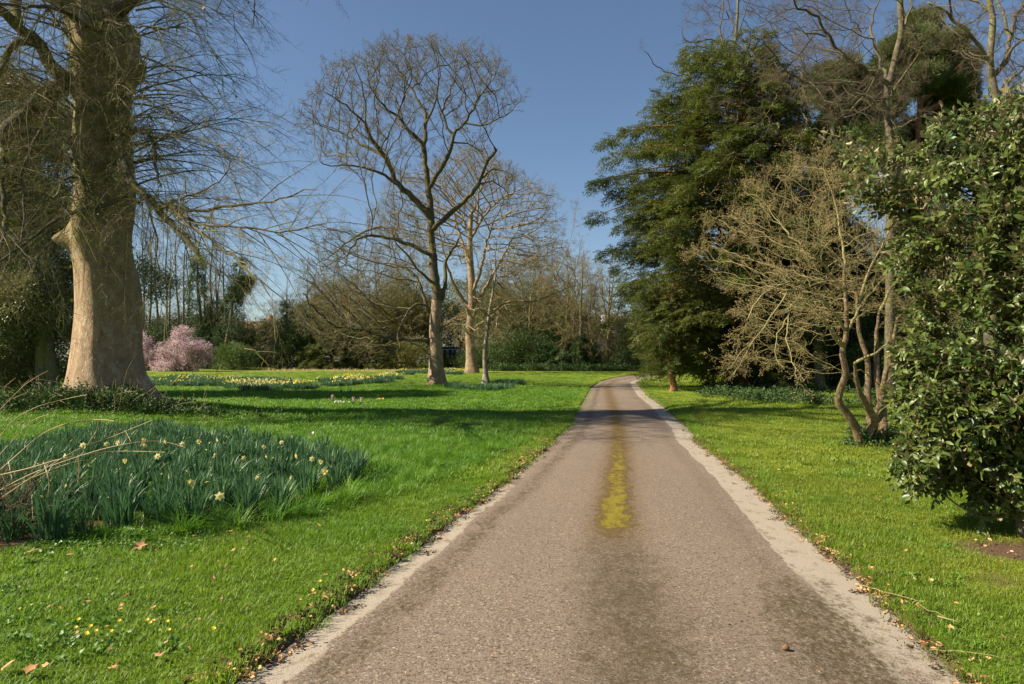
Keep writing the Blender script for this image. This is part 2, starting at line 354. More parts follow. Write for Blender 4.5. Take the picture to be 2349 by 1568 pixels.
Xg[:, :NO] = Lf(rows)[:, None] - offs[::-1][None]; Xg[:, NO:] = Rf(rows)[:, None] + offs[None]
Zg = height(Xg, Yg)
Zg[:, NO - 1] = Zg[:, NO] = zbase(rows) - 0.02
V = np.stack([Xg, Yg, Zg], -1).reshape(-1, 3)
i = np.arange(NR - 1)[:, None] * 2 * NO + np.arange(2 * NO - 1)[None]; i = i.ravel()
Q = np.stack([i, i + 1, i + 1 + 2 * NO, i + 2 * NO], 1)
me = mk_mesh('lawn', V, [Q], M['ground'], smooth=True)
for nm, fn in (('soil', soil_at), ('mossy', mossy_at)):
    a = me.attributes.new(nm, 'FLOAT', 'POINT'); a.data.foreach_set('value', fn(V[:, 0], V[:, 1]).astype(np.float32))
lawn = link('lawn', me); lawn['kind'] = 'structure'; lawn['label'] = 'bright green spring lawn on both sides of the drive'

ry = rows[rows <= ROAD_END]; NU = 41; u = np.linspace(0, 1, NU); u = 0.5 - 0.5 * np.cos(u * PI) * (0.75 + 0.25 * np.abs(np.cos(u * PI)))
jit = 0.05 * vnoise(np.stack([ry * 0, ry, ry * 0], 1), 1.7) + 0.03 * vnoise(np.stack([ry * 0 + 9, ry, ry * 0], 1), 5.0)
Lr, Rr = Lf(ry) - 0.02 - jit * 0.3, Rf(ry) + 0.02 + jit * 0.3
Xr = Lr[:, None] + (Rr - Lr)[:, None] * u[None]; Yr = np.repeat(ry[:, None], NU, 1); wd = (Rr - Lr)[:, None]
Zr = zbase(Yr) + 0.03 * np.minimum(1, 4 * u * (1 - u))[None] - 0.005
V = np.stack([Xr, Yr, Zr], -1).reshape(-1, 3)
i = (np.arange(len(ry) - 1)[:, None] * NU + np.arange(NU - 1)[None]).ravel()
me = mk_mesh('road', V, [np.stack([i, i + 1, i + 1 + NU, i + NU], 1)], M['road'], smooth=True)
dL, dR = u[None] * wd, (1 - u[None]) * wd
mc = np.interp(ry, [0, 3.4, 6.2, 9.3, 15, 21, 36], [1.85, 1.80, 1.66, 1.48, 1.32, 1.15, 0.95])[:, None]   # moss line, metres from the left edge
ML = sorted([gp0(*q_)[::-1] for q_ in [(1500, 1700), (1480, 1568), (1440, 1380), (1410, 1250), (1411, 1200), (1413, 1150), (1416, 1100), (1420, 1040), (1417, 980), (1409, 940), (1397, 905), (1393, 886), (1410, 873), (1450, 866), (1520, 858)]])
across = np.abs(Xr - np.interp(Yr, [q_[0] for q_ in ML], [q_[1] for q_ in ML]))
mossband = np.exp(-(across / np.interp(Yr, [6, 12, 30], [0.22, 0.18, 0.24])) ** 2) * sst(5.8, 6.8, Yr) * np.interp(Yr, [6, 9.5, 12, 14.0, 18, 25, 40], [0.85, 0.74, 0.64, 0.58, 0.52, 0.42, 0.3])
stain = np.exp(-(across / np.interp(Yr, [0, 3, 6, 9, 16, 40], [0.65, 0.52, 0.36, 0.30, 0.30, 0.34])) ** 2) * np.interp(Yr, [2, 6, 12, 40], [0.85, 0.95, 0.9, 0.8])
stain = np.maximum(stain, 0.50 * np.exp(-((dR - 0.62) / 0.16) ** 2) * (Yr < 40))
stain = np.maximum(stain, 0.42 * np.exp(-((dR - 1.0) / 0.55) ** 2) * (1 - sst(4, 6.5, Yr)))
margin = np.where(dR < dL, sst(0.50, 0.36, dR) * np.interp(Yr, [2, 3.8, 5.6, 30, 50], [0.48, 0.56, 0.92, 0.92, 0.5]), 0)
margin = np.maximum(margin, sst(0.36, 0.16, dL) * np.interp(Yr, [2, 3, 7, 9, 20], [0.84, 0.84, 0.74, 0.50, 0.30]))
dirt = np.maximum(0.62 * np.exp(-((dL - 0.42) / 0.22) ** 2), 0.55 * np.exp(-(dR / 0.10) ** 2))
dirt = np.maximum(dirt, 0.80 * np.exp(-((dR - 0.55) / 0.42) ** 2) * (1 - sst(4.2, 6.5, Yr)))
dirt = np.maximum(dirt, 0.52 * np.exp(-(across / 0.55) ** 2) * (1 - sst(5, 8, Yr)))
fringe = .75 * np.exp(-(across / .26) ** 2) * sst(5.7, 6.6, Yr) * np.interp(Yr, [6, 18, 40], [1, .9, .6])
for nm, val in (('fringe', fringe), ('moss', mossband), ('stain', stain), ('margin', margin), ('dirt', dirt)):
    a = me.attributes.new(nm, 'FLOAT', 'POINT'); a.data.foreach_set('value', np.broadcast_to(val, Xr.shape).astype(np.float32).ravel())
road = link('road', me); road['kind'] = 'structure'; road['label'] = 'curving gravelly tarmac drive with a mossy centre line and pale concrete edge'

# ------------------------------------------------------------------ instancing (foliage, grass)
def node_group():
    g = bpy.data.node_groups.new('scatter', 'GeometryNodeTree')
    g.interface.new_socket('Geometry', in_out='INPUT', socket_type='NodeSocketGeometry')
    g.interface.new_socket('Source', in_out='INPUT', socket_type='NodeSocketCollection')
    g.interface.new_socket('Geometry', in_out='OUTPUT', socket_type='NodeSocketGeometry')
    N = g.nodes; gi = N.new('NodeGroupInput'); go = N.new('NodeGroupOutput')
    ci = N.new('GeometryNodeCollectionInfo'); ci.inputs['Separate Children'].default_value = True; ci.inputs['Reset Children'].default_value = True
    ip = N.new('GeometryNodeInstanceOnPoints'); ip.inputs['Pick Instance'].default_value = True
    def na(name, ty):
        n = N.new('GeometryNodeInputNamedAttribute'); n.data_type = ty; n.inputs['Name'].default_value = name
        return next(o for o in n.outputs if o.name == 'Attribute' and o.enabled)
    er = N.new('FunctionNodeEulerToRotation')
    L = g.links.new
    L(gi.outputs['Geometry'], ip.inputs['Points']); L(gi.outputs['Source'], ci.inputs['Collection']); L(ci.outputs[0], ip.inputs['Instance'])
    L(na('idx', 'INT'), ip.inputs['Instance Index']); L(na('rot', 'FLOAT_VECTOR'), er.inputs[0]); L(er.outputs[0], ip.inputs['Rotation'])
    L(na('scl', 'FLOAT_VECTOR'), ip.inputs['Scale']); L(ip.outputs[0], go.inputs[0])
    return g
NG = node_group()
SRC_ID = NG.interface.items_tree['Source'].identifier

def source(name, meshes):
    c = bpy.data.collections.new(name)
    for k, m in enumerate(meshes):
        o = bpy.data.objects.new('%s_%02d' % (name, k), m); c.objects.link(o)
    return (c, len(meshes))

def scatter(name, pts, rot, scl, src, parent=None, kind='stuff'):
    pts = np.asarray(pts, np.float32).reshape(-1, 3); n = len(pts)
    me = bpy.data.meshes.new(name); me.vertices.add(n); me.vertices.foreach_set('co', pts.ravel())
    scl = np.asarray(scl, np.float32)
    if scl.ndim == 1: scl = np.repeat(scl[:, None], 3, 1)
    for nm, ty, val in (('rot', 'FLOAT_VECTOR', np.asarray(rot, np.float32)), ('scl', 'FLOAT_VECTOR', scl)):
        a = me.attributes.new(nm, ty, 'POINT'); a.data.foreach_set('vector', val.ravel())
    a = me.attributes.new('idx', 'INT', 'POINT'); a.data.foreach_set('value', RNG.integers(0, src[1], n).astype(np.int32))
    o = link(name, me, parent); md = o.modifiers.new('scatter', 'NODES'); md.node_group = NG; md[SRC_ID] = src[0]
    o['kind'] = kind
    return o

def dir_euler(D, roll=None):
    D = norm(D); n = len(D); roll = RNG.uniform(-PI, PI, n) if roll is None else roll
    return np.stack([roll, -np.arcsin(np.clip(D[:, 2], -1, 1)), np.arctan2(D[:, 1], D[:, 0])], 1)

# ------------------------------------------------------------------ tubes and branching
def tubes(chains, sides):
    """chains: list of (pts (n,3), radii (n,)) -> V, faces"""
    PTS = np.concatenate([c[0] for c in chains]); RAD = np.concatenate([c[1] for c in chains])
    cid = np.concatenate([np.full(len(c[0]), k) for k, c in enumerate(chains)])
    T = np.zeros_like(PTS); T[1:-1] = PTS[2:] - PTS[:-2]; T[0] = PTS[1] - PTS[0]; T[-1] = PTS[-1] - PTS[-2]
    first = np.r_[True, cid[1:] != cid[:-1]]; last = np.r_[cid[1:] != cid[:-1], True]
    fi = np.where(first)[0]; la = np.where(last)[0]
    T[fi] = PTS[np.minimum(fi + 1, len(PTS) - 1)] - PTS[fi]; T[la] = PTS[la] - PTS[np.maximum(la - 1, 0)]
    T = norm(T); mean = norm(PTS[la] - PTS[fi] + 1e-6)
    ax = np.eye(3)[np.argmin(np.abs(mean), 1)]; ref = ax[cid]
    U = norm(np.cross(T, ref)); W = np.cross(T, U)
    th = np.arange(sides) * 2 * PI / sides
    V = PTS[:, None] + RAD[:, None, None] * (np.cos(th)[None, :, None] * U[:, None] + np.sin(th)[None, :, None] * W[:, None])
    a = np.where(~last)[0]; k = np.arange(sides)
    A = a[:, None] * sides; q = np.stack([A + k, A + (k + 1) % sides, A + sides + (k + 1) % sides, A + sides + k], -1).reshape(-1, 4)
    return V.reshape(-1, 3), q

def tube_mesh(name, chains, mat, thick=0.05, s1=8, s2=5, s3=3, mid=0.015):
    groups = {}
    for c in chains:
        if len(c[0]) < 2: continue
        r = c[1][0]; s = s1 if r > thick else s2 if r > mid else s3
        groups.setdefault(s, []).append(c)
    Vs, Fs, o = [], [], 0
    for s, cs in groups.items():
        v, q = tubes(cs, s); Vs.append(v); Fs.append(q + o); o += len(v)
    if not Vs: return None
    return mk_mesh(name, np.concatenate(Vs), Fs, mat, smooth=True)

def resample(pts, step):
    pts = np.asarray(pts, float); d = np.r_[0, np.cumsum(np.linalg.norm(np.diff(pts, axis=0), axis=1))]
    n = max(2, int(d[-1] / step) + 1); s = np.linspace(0, d[-1], n)
    if len(pts) > 2:                                        # smooth by interpolating with Catmull-Rom
        out = []
        for x in s:
            k = min(len(pts) - 2, max(0, np.searchsorted(d, x) - 1)); t_ = (x - d[k]) / max(1e-6, d[k + 1] - d[k])
            p0, p1, p2, p3 = pts[max(k - 1, 0)], pts[k], pts[k + 1], pts[min(k + 2, len(pts) - 1)]
            out.append(0.5 * ((2 * p1) + (-p0 + p2) * t_ + (2 * p0 - 5 * p1 + 4 * p2 - p3) * t_ ** 2 + (-p0 + 3 * p1 - 3 * p2 + p3) * t_ ** 3))
        return np.array(out)
    return pts[0] + (pts[1] - pts[0]) * (s / d[-1])[:, None]

class Skel:
    """branch graph: positions, parents, limb ids; radius floor from the hand-laid limbs"""
    def __init__(s): s.p = []; s.par = []; s.limb = []; s.r = []
    def add_limb(s, pts, r0, r1, step, limb, start=None, wob=0.0, rng=RNG):
        q = resample(pts, step); n = len(q)
        if wob: q[1:] += wob * np.cumsum(rng.normal(0, 1, (n - 1, 3)), 0) * 0.5 + wob * rng.normal(0, 1, (n - 1, 3))
        par = start if start is not None else (s.nearest(q[0]) if s.p else -1)
        for k in range(n):
            if k == 0 and par >= 0:
                continue
            s.p.append(q[k]); s.par.append(par); s.limb.append(limb); s.r.append(r0 + (r1 - r0) * k / (n - 1)); par = len(s.p) - 1
        return par
    def nearest(s, q): return int(np.argmin(np.linalg.norm(np.array(s.p) - q, axis=1)))
    def colonize(s, A, step, di, dk, iters, trop=(0, 0, 0), wob=0.15, rng=RNG, maxch=3, rad=None, radw=0.0):
        p = list(np.array(s.p)); A = np.asarray(A, float); near = np.full(len(A), -1); dist = np.full(len(A), 1e9)
        def upd(i0):
            nonlocal near, dist
            if i0 >= len(p): return
            B = np.array(p[i0:]); D = np.sqrt(np.maximum(0, (A ** 2).sum(1)[:, None] + (B ** 2).sum(1)[None] - 2 * A @ B.T))
            j = D.argmin(1); dm = D[np.arange(len(A)), j]; w = dm < dist; near = np.where(w, j + i0, near); dist = np.where(w, dm, dist)
        upd(0); ch = np.zeros(200000, int)
        for q in s.par:
            if q >= 0: ch[q] += 1
        trop = np.array(trop)
        for it in range(iters):
            act = dist < di
            if not act.any() or len(p) > 60000: break
            nd = near[act]; v = norm(A[act] - np.array(p)[nd])
            un, inv = np.unique(nd, return_inverse=True); S = np.zeros((len(un), 3)); np.add.at(S, inv, v)
            if rad is not None: S0 = norm(S); S = S0
            if rad is not None:
                rdv = norm(np.array(p)[un] - rad); okd = (norm(S) * rdv).sum(1) > -0.05
            else: okd = np.ones(len(un), bool)
            i0 = len(p); D = norm(norm(S) + (radw * rdv if rad is not None else 0) + trop + wob * rng.normal(0, 1, S.shape)); newn = 0
            for k, q in enumerate(un):
                if ch[q] >= maxch or not okd[k]: continue
                ch[q] += 1; p.append(p[q] + D[k] * step); s.par.append(int(q)); s.limb.append(s.limb[q]); s.r.append(0.0); newn += 1
            stuck = np.isin(near, un[ch[un] >= maxch]) & (dist < di)
            upd(i0); keep = (dist > dk) & ~(stuck & (near < i0))
            A = A[keep]; near = near[keep]; dist = dist[keep]
            if newn == 0 or len(A) == 0: break
        s.p = p
    def finish(s, tip, power=2.4, rmax=None):
        n = len(s.p); p = np.array(s.p); par = np.array(s.par); base = np.array(s.r); acc = np.zeros(n); ch = [[] for _ in range(n)]
        for k in range(n):
            if par[k] >= 0: ch[par[k]].append(k)
        r = np.zeros(n)
        for k in range(n - 1, -1, -1):
            rr = tip if not ch[k] else max(tip, acc[k] ** (1 / power))
            hand = base[k]
            r[k] = hand if hand > 0 else rr
            if par[k] >= 0: acc[par[k]] += min(r[k], rr * 1.5 if hand == 0 else r[k]) ** power
        for k in range(n):                                   # never thicker than the parent
            if par[k] >= 0: r[k] = min(r[k], r[par[k]] * (.75 if base[par[k]] > 0 else 1.0) if base[k] == 0 else 1e9)
        chains = {}; used = np.zeros(n, bool)
        for k in range(n):
            if used[k]: continue
            c = [k]; used[k] = True; q = k
            while ch[q]:
                same = [x for x in ch[q] if s.limb[x] == s.limb[k] and not used[x]]
                if not same: break
                q = max(same, key=lambda x: r[x]); used[q] = True; c.append(q)
            if par[k] >= 0: pts = np.array([p[par[k]]] + [p[x] for x in c]); rad = np.r_[min(r[c[0]] * 1.15, r[par[k]]), r[c]]
            else: pts = p[c]; rad = r[c].copy()
            if not ch[q]: rad[-1] *= 0.4
            chains.setdefault(s.limb[k], []).append((pts, rad))
        tips = [k for k in range(n) if not ch[k]]
        s.P, s.R, s.ch, s.par_a = p, r, ch, par
        return chains, tips

# ------------------------------------------------------------------ foliage and twig sources (all grow along +X)
def seg_mesh(name, segs, mat, sides=3):
    V, q = tubes([(np.array([a, b]), np.array([ra, rb])) for a, b, ra, rb in segs], sides)
    return mk_mesh(name, V, [q], mat)

def twig_sprays(name, mat, n=5, L=0.8, r=0.005, k=9, spread=0.75, seed=1, droop=0.0, budmat=None, kink=0.12):
    out = []
    for v in range(n):
        rg = np.random.default_rng(seed * 100 + v); chains = []; buds = []
        def go(p, d, ln, rr, lev):
            m = max(3, int(ln / (L * 0.09))); pts = [p]; dd = d
            for _ in range(m):
                dd = norm(dd + rg.normal(0, kink, 3) + np.array([0, 0, -droop])); pts.append(pts[-1] + dd * ln / m)
            pts = np.array(pts); chains.append((pts, np.linspace(rr, rr * 0.45, len(pts)))); buds.append((pts[-1], dd))
            if lev < 2:
                for j in range(int(k * (0.5 if lev else 1))):
                    s = rg.uniform(0.15, 0.95); i = min(m - 1, int(s * m)); q = pts[i] + (pts[i + 1] - pts[i]) * (s * m - i)
                    ax = norm(np.cross(dd, rg.normal(0, 1, 3))); c = norm(norm(pts[i + 1] - pts[i]) + ax * rg.uniform(0.5, 1.1) * spread / 0.75)
                    go(q, c, ln * rg.uniform(0.3, 0.55), rr * 0.65, lev + 1)
        go(np.zeros(3), np.array([1.0, 0, 0]), L, r, 0)
        V, q = tubes(chains, 3); F_ = [q]; mats = [mat]; mi = [0] * len(q)
        if budmat:
            bv, bf, o = [], [], len(V)
            for b, d in buds:
                s = r * rg.uniform(1.6, 2.8); U = norm(np.cross(d, [0.3, 0.5, 0.8])); W = np.cross(d, U)
                bv += [b - d * s, b + U * s * 0.8, b + W * s * 0.8, b - U * s * 0.8, b - W * s * 0.8, b + d * s * 3]
                for a_, b_ in ((1, 2), (2, 3), (3, 4), (4, 1)): bf += [[o, o + b_, o + a_], [o + a_, o + b_, o + 5]]
                o += 6
            V = np.concatenate([V, np.array(bv)]); F_.append(np.array(bf)); mats.append(budmat); mi += [1] * len(bf)
        out.append(mk_mesh('%s_%d' % (name, v), V, F_, mats, midx=mi))
    return source(name, out)

def leaf_cards(centres, dirs, ups, ln, wd, fold=0.15):
    """pointed leaves: 2 triangles each side of a fold -> 4 tris"""
    d = norm(dirs); s = norm(np.cross(d, ups)); u_ = np.cross(s, d); n = len(d); ln = np.broadcast_to(ln, n)[:, None]; wd = np.broadcast_to(wd, n)[:, None]
    b = centres; tip = centres + d * ln; mid = centres + d * ln * 0.5
    l = mid + s * wd / 2 + u_ * wd * fold; r = mid - s * wd / 2 + u_ * wd * fold; lm = mid
    V = np.stack([b, l, tip, r, lm], 1).reshape(-1, 3); o = np.arange(n)[:, None] * 5
    T = np.concatenate([o + [0, 4, 1], o + [1, 4, 2], o + [0, 3, 4], o + [3, 2, 4]])
    return V, T[:, ::-1]

def cluster(name, mat, n=5, R=0.3, k=26, ln=0.07, wd=0.035, seed=1, flat=0.6, droop=0.0, twig=None):
    out = []
    for v in range(n):
        rg = np.random.default_rng(seed * 77 + v); c = rg.normal(0, 0.42, (k, 3)) * R * np.array([1, 1, flat]) + np.array([R * 0.6, 0, 0])
        d = norm(c + rg.normal(0, 0.35, (k, 3)) * R * 2 + np.array([R, 0, -droop * R * 2])); up = norm(rg.normal(0, 0.6, (k, 3)) + np.array([0, 0, 1]))
        V, T = leaf_cards(c, d, up, ln * rg.uniform(0.7, 1.2, k), wd * rg.uniform(0.7, 1.2, k)); F_ = [T]; ms = [mat]; mi = [0] * len(T)
        if twig:
            ch = [(np.array([[0, 0, 0], c[j] * 0.6 + [0, 0, -.01], c[j]]), np.array([0.006, 0.004, 0.002]) * R / 0.3) for j in range(0, k, 5)]
            v2, q2 = tubes(ch, 3); F_.append(q2 + len(V)); V = np.concatenate([V, v2]); ms.append(twig); mi += [1] * len(q2)
        out.append(mk_mesh('%s_%d' % (name, v), V, F_, ms, midx=mi))
    return source(name, out)

def frond(name, mat, n=6, L=0.7, seed=1, ln=0.05, wd=0.018, side=9, droop=0.35, twig=None):
    """yew-like spray: a shoot with side shoots, all lined with small leaves, tips hanging"""
    out = []
    for v in range(n):
        rg = np.random.default_rng(seed * 55 + v); C, D = [], []; ch = []
        def shoot(p, d, l, lev):
            m = max(4, int(l / 0.035)); pts = [p]; dd = d
            for _ in range(m):
                dd = norm(dd + np.array([0, 0, -droop * 0.12]) + rg.normal(0, 0.05, 3)); pts.append(pts[-1] + dd * l / m)
            pts = np.array(pts); ch.append((pts[::3] if m > 6 else pts, None))
            for i in range(1, m + 1):
                if rg.random() < 0.85:
                    sd_ = norm(np.cross(dd, [0, 0, 1])) * (1 if i % 2 else -1)
                    C.append(pts[i]); D.append(norm(sd_ * rg.uniform(0.5, 1) + dd * 0.7 + rg.normal(0, 0.3, 3)))
            if lev < 1:
                for j in range(side):
                    i = int(m * (0.12 + 0.85 * j / side)); s_ = 1 if j % 2 else -1
                    sd_ = norm(np.cross(dd, [0, 0, 1])) * s_
                    shoot(pts[i], norm(dd * 0.8 + sd_ * rg.uniform(0.5, 1.0) + np.array([0, 0, rg.normal(-0.1, 0.25)])), l * rg.uniform(0.3, 0.6) * (1.15 - 0.8 * j / side), lev + 1)
        shoot(np.zeros(3), np.array([1.0, 0, 0.15]), L, 0)
        C, D = np.array(C), np.array(D); k = len(C); up = norm(rg.normal(0, 0.4, (k, 3)) + np.array([0, 0, 1]))
        V, T = leaf_cards(C, D, up, ln * rg.uniform(0.7, 1.3, k), wd * rg.uniform(0.8, 1.2, k), 0.1)
        out.append(mk_mesh('%s_%d' % (name, v), V, [T], mat))
    return source(name, out)

def blade_tuft(name, mat, n=5, k=40, R=0.12, h=(0.03, 0.06), w=0.004, lean=0.5, seed=1, segs=2, power=1.0):
    out = []
    for v in range(n):
        rg = np.random.default_rng(seed * 31 + v); V, Fq, Ft = [], [], []
        for j in range(k):
            a = rg.uniform(0, 2 * PI); rr = R * rg.random() ** 0.6; b = np.array([rr * math.cos(a), rr * math.sin(a), -0.01])
            hd = rg.uniform(*h); az = a + rg.normal(0, 1.0); ln = lean * rg.uniform(0.3, 1.3); s = np.array([-math.sin(az), math.cos(az), 0]); o = np.array([math.cos(az), math.sin(az), 0])
            o0 = len(V)
            for q in range(segs):
                f = q / segs; c = b + o * hd * ln * f ** 1.8 + np.array([0, 0, hd * (f - 0.25 * ln * f * f)]); ww = w * (1 - 0.35 * f)
                V += [c - s * ww, c + s * ww]
                if q: Fq.append([o0 + 2 * q - 2, o0 + 2 * q - 1, o0 + 2 * q + 1, o0 + 2 * q])
            V.append(b + o * hd * ln + np.array([0, 0, hd * (1 - 0.25 * ln)])); Ft.append([o0 + 2 * segs - 2, o0 + 2 * segs - 1, o0 + 2 * segs])
        out.append(mk_mesh('%s_%d' % (name, v), V, [np.array(Fq), np.array(Ft)], mat))
    return source(name, out)

S = {}
S['bare_far'] = twig_sprays('bare_far', M['olive_twig'], 5, 1.1, 0.010, 8, seed=1)
S['bare_mid'] = twig_sprays('bare_mid', M['brown_twig'], 5, 0.8, 0.0095, 5, seed=2, budmat=M['bud_twig'], spread=.6, kink=.1)
S['bare_dark'] = twig_sprays('bare_dark', M['dark_twig'], 5, 1.0, 0.008, 7, seed=3, kink=0.1)
S['bare_near'] = twig_sprays('bare_near', M['mossy_twig'], 8, 0.9, 0.0046, 6, seed=4, kink=0.12, spread=0.6, droop=0.01)
S['birch_twig'] = twig_sprays('birch_twig', M['dark_twig'], 5, 0.9, 0.006, 8, seed=5, droop=0.06)
S['shrub_twig'] = twig_sprays('shrub_twig', M['pale_twig'], 6, 0.42, 0.0042, 6, seed=6, budmat=M['bud'], kink=0.22, spread=0.9)
S['yew'] = frond('yew', M['yew_leaf'], 6, 0.50, 1, ln=0.085, wd=0.034, side=9, droop=0.35)
S['yew_dark'] = frond('yew_dark', M['dark_leaf'], 5, 0.9, 2, ln=0.09, wd=0.034, side=10, droop=0.7)
S['holm'] = cluster('holm', M['oak_leaf'], 5, 0.36, 46, 0.085, 0.042, 1, 0.7)
S['hedge'] = cluster('hedge', M['hedge_leaf'], 5, 0.5, 44, 0.12, 0.065, 2)
S['dark'] = cluster('dark', M['dark_leaf'], 5, 0.5, 46, 0.12, 0.065, 3)
S['olive'] = cluster('olive', M['olive_leaf'], 5, 0.5, 46, 0.12, 0.05, 4)
S['ivy'] = cluster('ivy', M['ivy_leaf'], 5, 0.35, 40, 0.10, 0.085, 5, droop=0.5)
S['ivy_small'] = cluster('ivy_small', M['ivy_leaf'], 5, 0.16, 22, 0.055, 0.05, 6)
S['pine'] = cluster('pine', M['pine_leaf'], 5, 0.30, 90, 0.17, 0.026, 7, 0.7)
S['blossom'] = cluster('blossom', M['blossom'], 5, 0.40, 40, 0.075, 0.065, 8, 0.9, twig=M['dark_twig'])
S['weed'] = cluster('weed', M['weed_leaf'], 4, 0.10, 26, 0.035, 0.028, 9, 0.25)
S['turf'] = blade_tuft('turf', M['grass_blade'], 6, 46, 0.13, (0.022, 0.05), 0.0022, 0.8, 1)
M['verge_blade'] = leaf_mat('verge_blade', (0.100, 0.175, 0.014), (0.165, 0.235, 0.020), rough=0.5, spec=0.3, trans=0.4, nscale=0.9, c3=(0.25, 0.25, 0.03))
S['verge'] = blade_tuft('verge', M['verge_blade'], 6, 46, 0.13, (0.020, 0.045), 0.0022, 0.8, 11)
S['verge_mid'] = blade_tuft('verge_mid', M['verge_blade'], 5, 50, 0.26, (0.025, 0.055), 0.006, 0.8, 12)
S['turf_mid'] = blade_tuft('turf_mid', M['grass_blade'], 5, 50, 0.26, (0.03, 0.065), 0.006, 0.8, 2)
S['long'] = blade_tuft('long', M['long_blade'], 6, 44, 0.15, (0.06, 0.14), 0.0028, 0.9, 3, 3)
S['long_mid'] = blade_tuft('long_mid', M['long_blade'], 5, 50, 0.30, (0.05, 0.11), 0.007, 0.8, 4)
S['tussock'] = blade_tuft('tussock', M['long_blade'], 4, 60, 0.10, (0.16, 0.34), 0.0035, 1.3, 5, 4)
S['straw'] = blade_tuft('straw', M['dry_grass'], 4, 40, 0.25, (0.3, 0.8), 0.006, 0.7, 6, 3)

# ------------------------------------------------------------------ crowns
def lobe_points(lobes, n, rng, inner=0.55, bump=0.25, freq=1.0, gap=-9, zmin=None):
    L = np.array(lobes, float); w = (L[:, 3] * L[:, 4] + L[:, 3] * L[:, 5] + L[:, 4] * L[:, 5]); w /= w.sum()
    k = rng.choice(len(L), n, p=w); d = norm(rng.normal(0, 1, (n, 3))); c = L[k, :3]; rad = L[k, 3:6]
    b = 1 + bump * vnoise(d * 2.1 + c * 0.37, 1.6) + 0.12 * vnoise(d * 5 + c, 2.0)
    r = (inner + (1 - inner) * rng.random(n) ** 0.6) * b
    p = c + d * rad * r[:, None]; keep = np.ones(n, bool)
    if gap > -5: keep &= vnoise(p, freq) + 0.5 * vnoise(p, freq * 2.3) > gap
    if zmin is not None: keep &= p[:, 2] > zmin
    return p[keep], norm(d * np.array([1, 1, 0.7]))[keep]

def leafy(root, name, lobes, n, src, scale=(0.8, 1.25), up=0.25, jit=0.45, seed=1, **kw):
    rng = np.random.default_rng(seed); p, d = lobe_points(lobes, n, rng, **kw)
    d = norm(d + np.array([0, 0, up]) + rng.normal(0, jit, d.shape))
    return scatter(name, p, dir_euler(d, rng.normal(0, 0.5, len(p))), rng.uniform(*scale, len(p)), src, root)

def px2m(Y): return Y / F

def bush(label, x, yb, w, ytop, src, n=500, name='evergreen_shrub', cat='shrub', group=None, seed=1, Y=None, depth=None, lobes=7, gap=-0.75, stems=True, flatb=0.12, **kw):
    """shrub standing at photo column x, base row yb, w pixels wide, reaching up to row ytop"""
    if Y is None: b = gp(x, yb)
    else:
        b = at(x, yb, Y); b[2] = float(height(b[0], b[1]))
    top = at(x, ytop, b[1])[2]; W = w * px2m(b[1]); Ht = top - b[2]; rng = np.random.default_rng(seed)
    root = thing(name, label, cat, b, group); D = depth or W * 0.8; lb = []
    for k in range(lobes):
        a = rng.uniform(-1, 1); z = rng.uniform(0.25, 0.78); hw = (1 - 0.5 * abs(a)); rr = rng.uniform(0.26, 0.36)
        lb.append((a * W * 0.30, rng.uniform(-0.3, 0.3) * D, Ht * z * (0.55 + 0.45 * hw), W * rr, D * rr, Ht * rng.uniform(0.22, 0.30)))
    lb.append((0, 0, Ht * 0.70, W * 0.28, D * 0.3, Ht * 0.30)); lb.append((0, 0, Ht * 0.32, W * 0.47, D * 0.45, Ht * 0.36))
    leafy(root, 'foliage', lb, n, src, seed=seed, gap=gap, freq=2.2 / max(1.5, W * 0.5), zmin=flatb, **kw)
    if stems:
        ch = []
        for k in range(6):
            a = rng.uniform(0, 2 * PI); tip = np.array([math.cos(a) * W * 0.25, math.sin(a) * D * 0.25, Ht * rng.uniform(0.5, 0.8)])
            ch.append((resample([np.array([math.cos(a), math.sin(a), 0]) * 0.15 + [0, 0, -0.1], tip * [0.4, 0.4, 0.55], tip], 0.4), None))
        ch = [(c[0], np.linspace(0.05, 0.015, len(c[0]))) for c in ch]
        link('stem', tube_mesh('stem', ch, M['grey_bark']), root)
    return root

def taper_trunk(pts, r0, r1, flare=1.5, n=None, step=0.25, sides=12):
    q = resample(pts, step); s = np.linspace(0, 1, len(q)); r = r0 + (r1 - r0) * s
    hgt = q[:, 2] - q[0, 2]; r = r * (1 + (flare - 1) * np.exp(-np.maximum(hgt, 0) / (r0 * 2.2))); return q, r

# ================================================================== TREES
def c3(pts): return [(653.3 + 0.37036 * x, 72.6 + 0.37036 * y) for x, y in pts]
def c4(pts): return [(653.3 + 0.30903 * x, 580.7 + 0.30903 * y) for x, y in pts]
def c1(pts): return [(0.41671 * x, 0.41671 * y) for x, y in pts]
def c8(pts): return [(1742.2 + 0.44452 * x, 580.7 + 0.44452 * y) for x, y in pts]
def c6(pts): return [(1814.8 + 0.41671 * x, 0.41671 * y) for x, y in pts]

def limb_pts(sk, pxs, dY, rng):
    """photo polyline -> world polyline that leaves the skeleton where it touches it and ends dY metres nearer or farther"""
    X, Yp = proj(np.array(sk.p)); k = int(np.argmin((X - pxs[0][0]) ** 2 + (Yp - pxs[0][1]) ** 2)); Y0 = sk.p[k][1]
    d = np.r_[0, np.cumsum([math.dist(a, b) for a, b in zip(pxs, pxs[1:])])]; d /= d[-1]
    P_ = [at(x, y, Y0 + dY * f ** 1.1) for (x, y), f in zip(pxs, d)]; P_[0] = np.array(sk.p[k])
    return np.array(P_), k

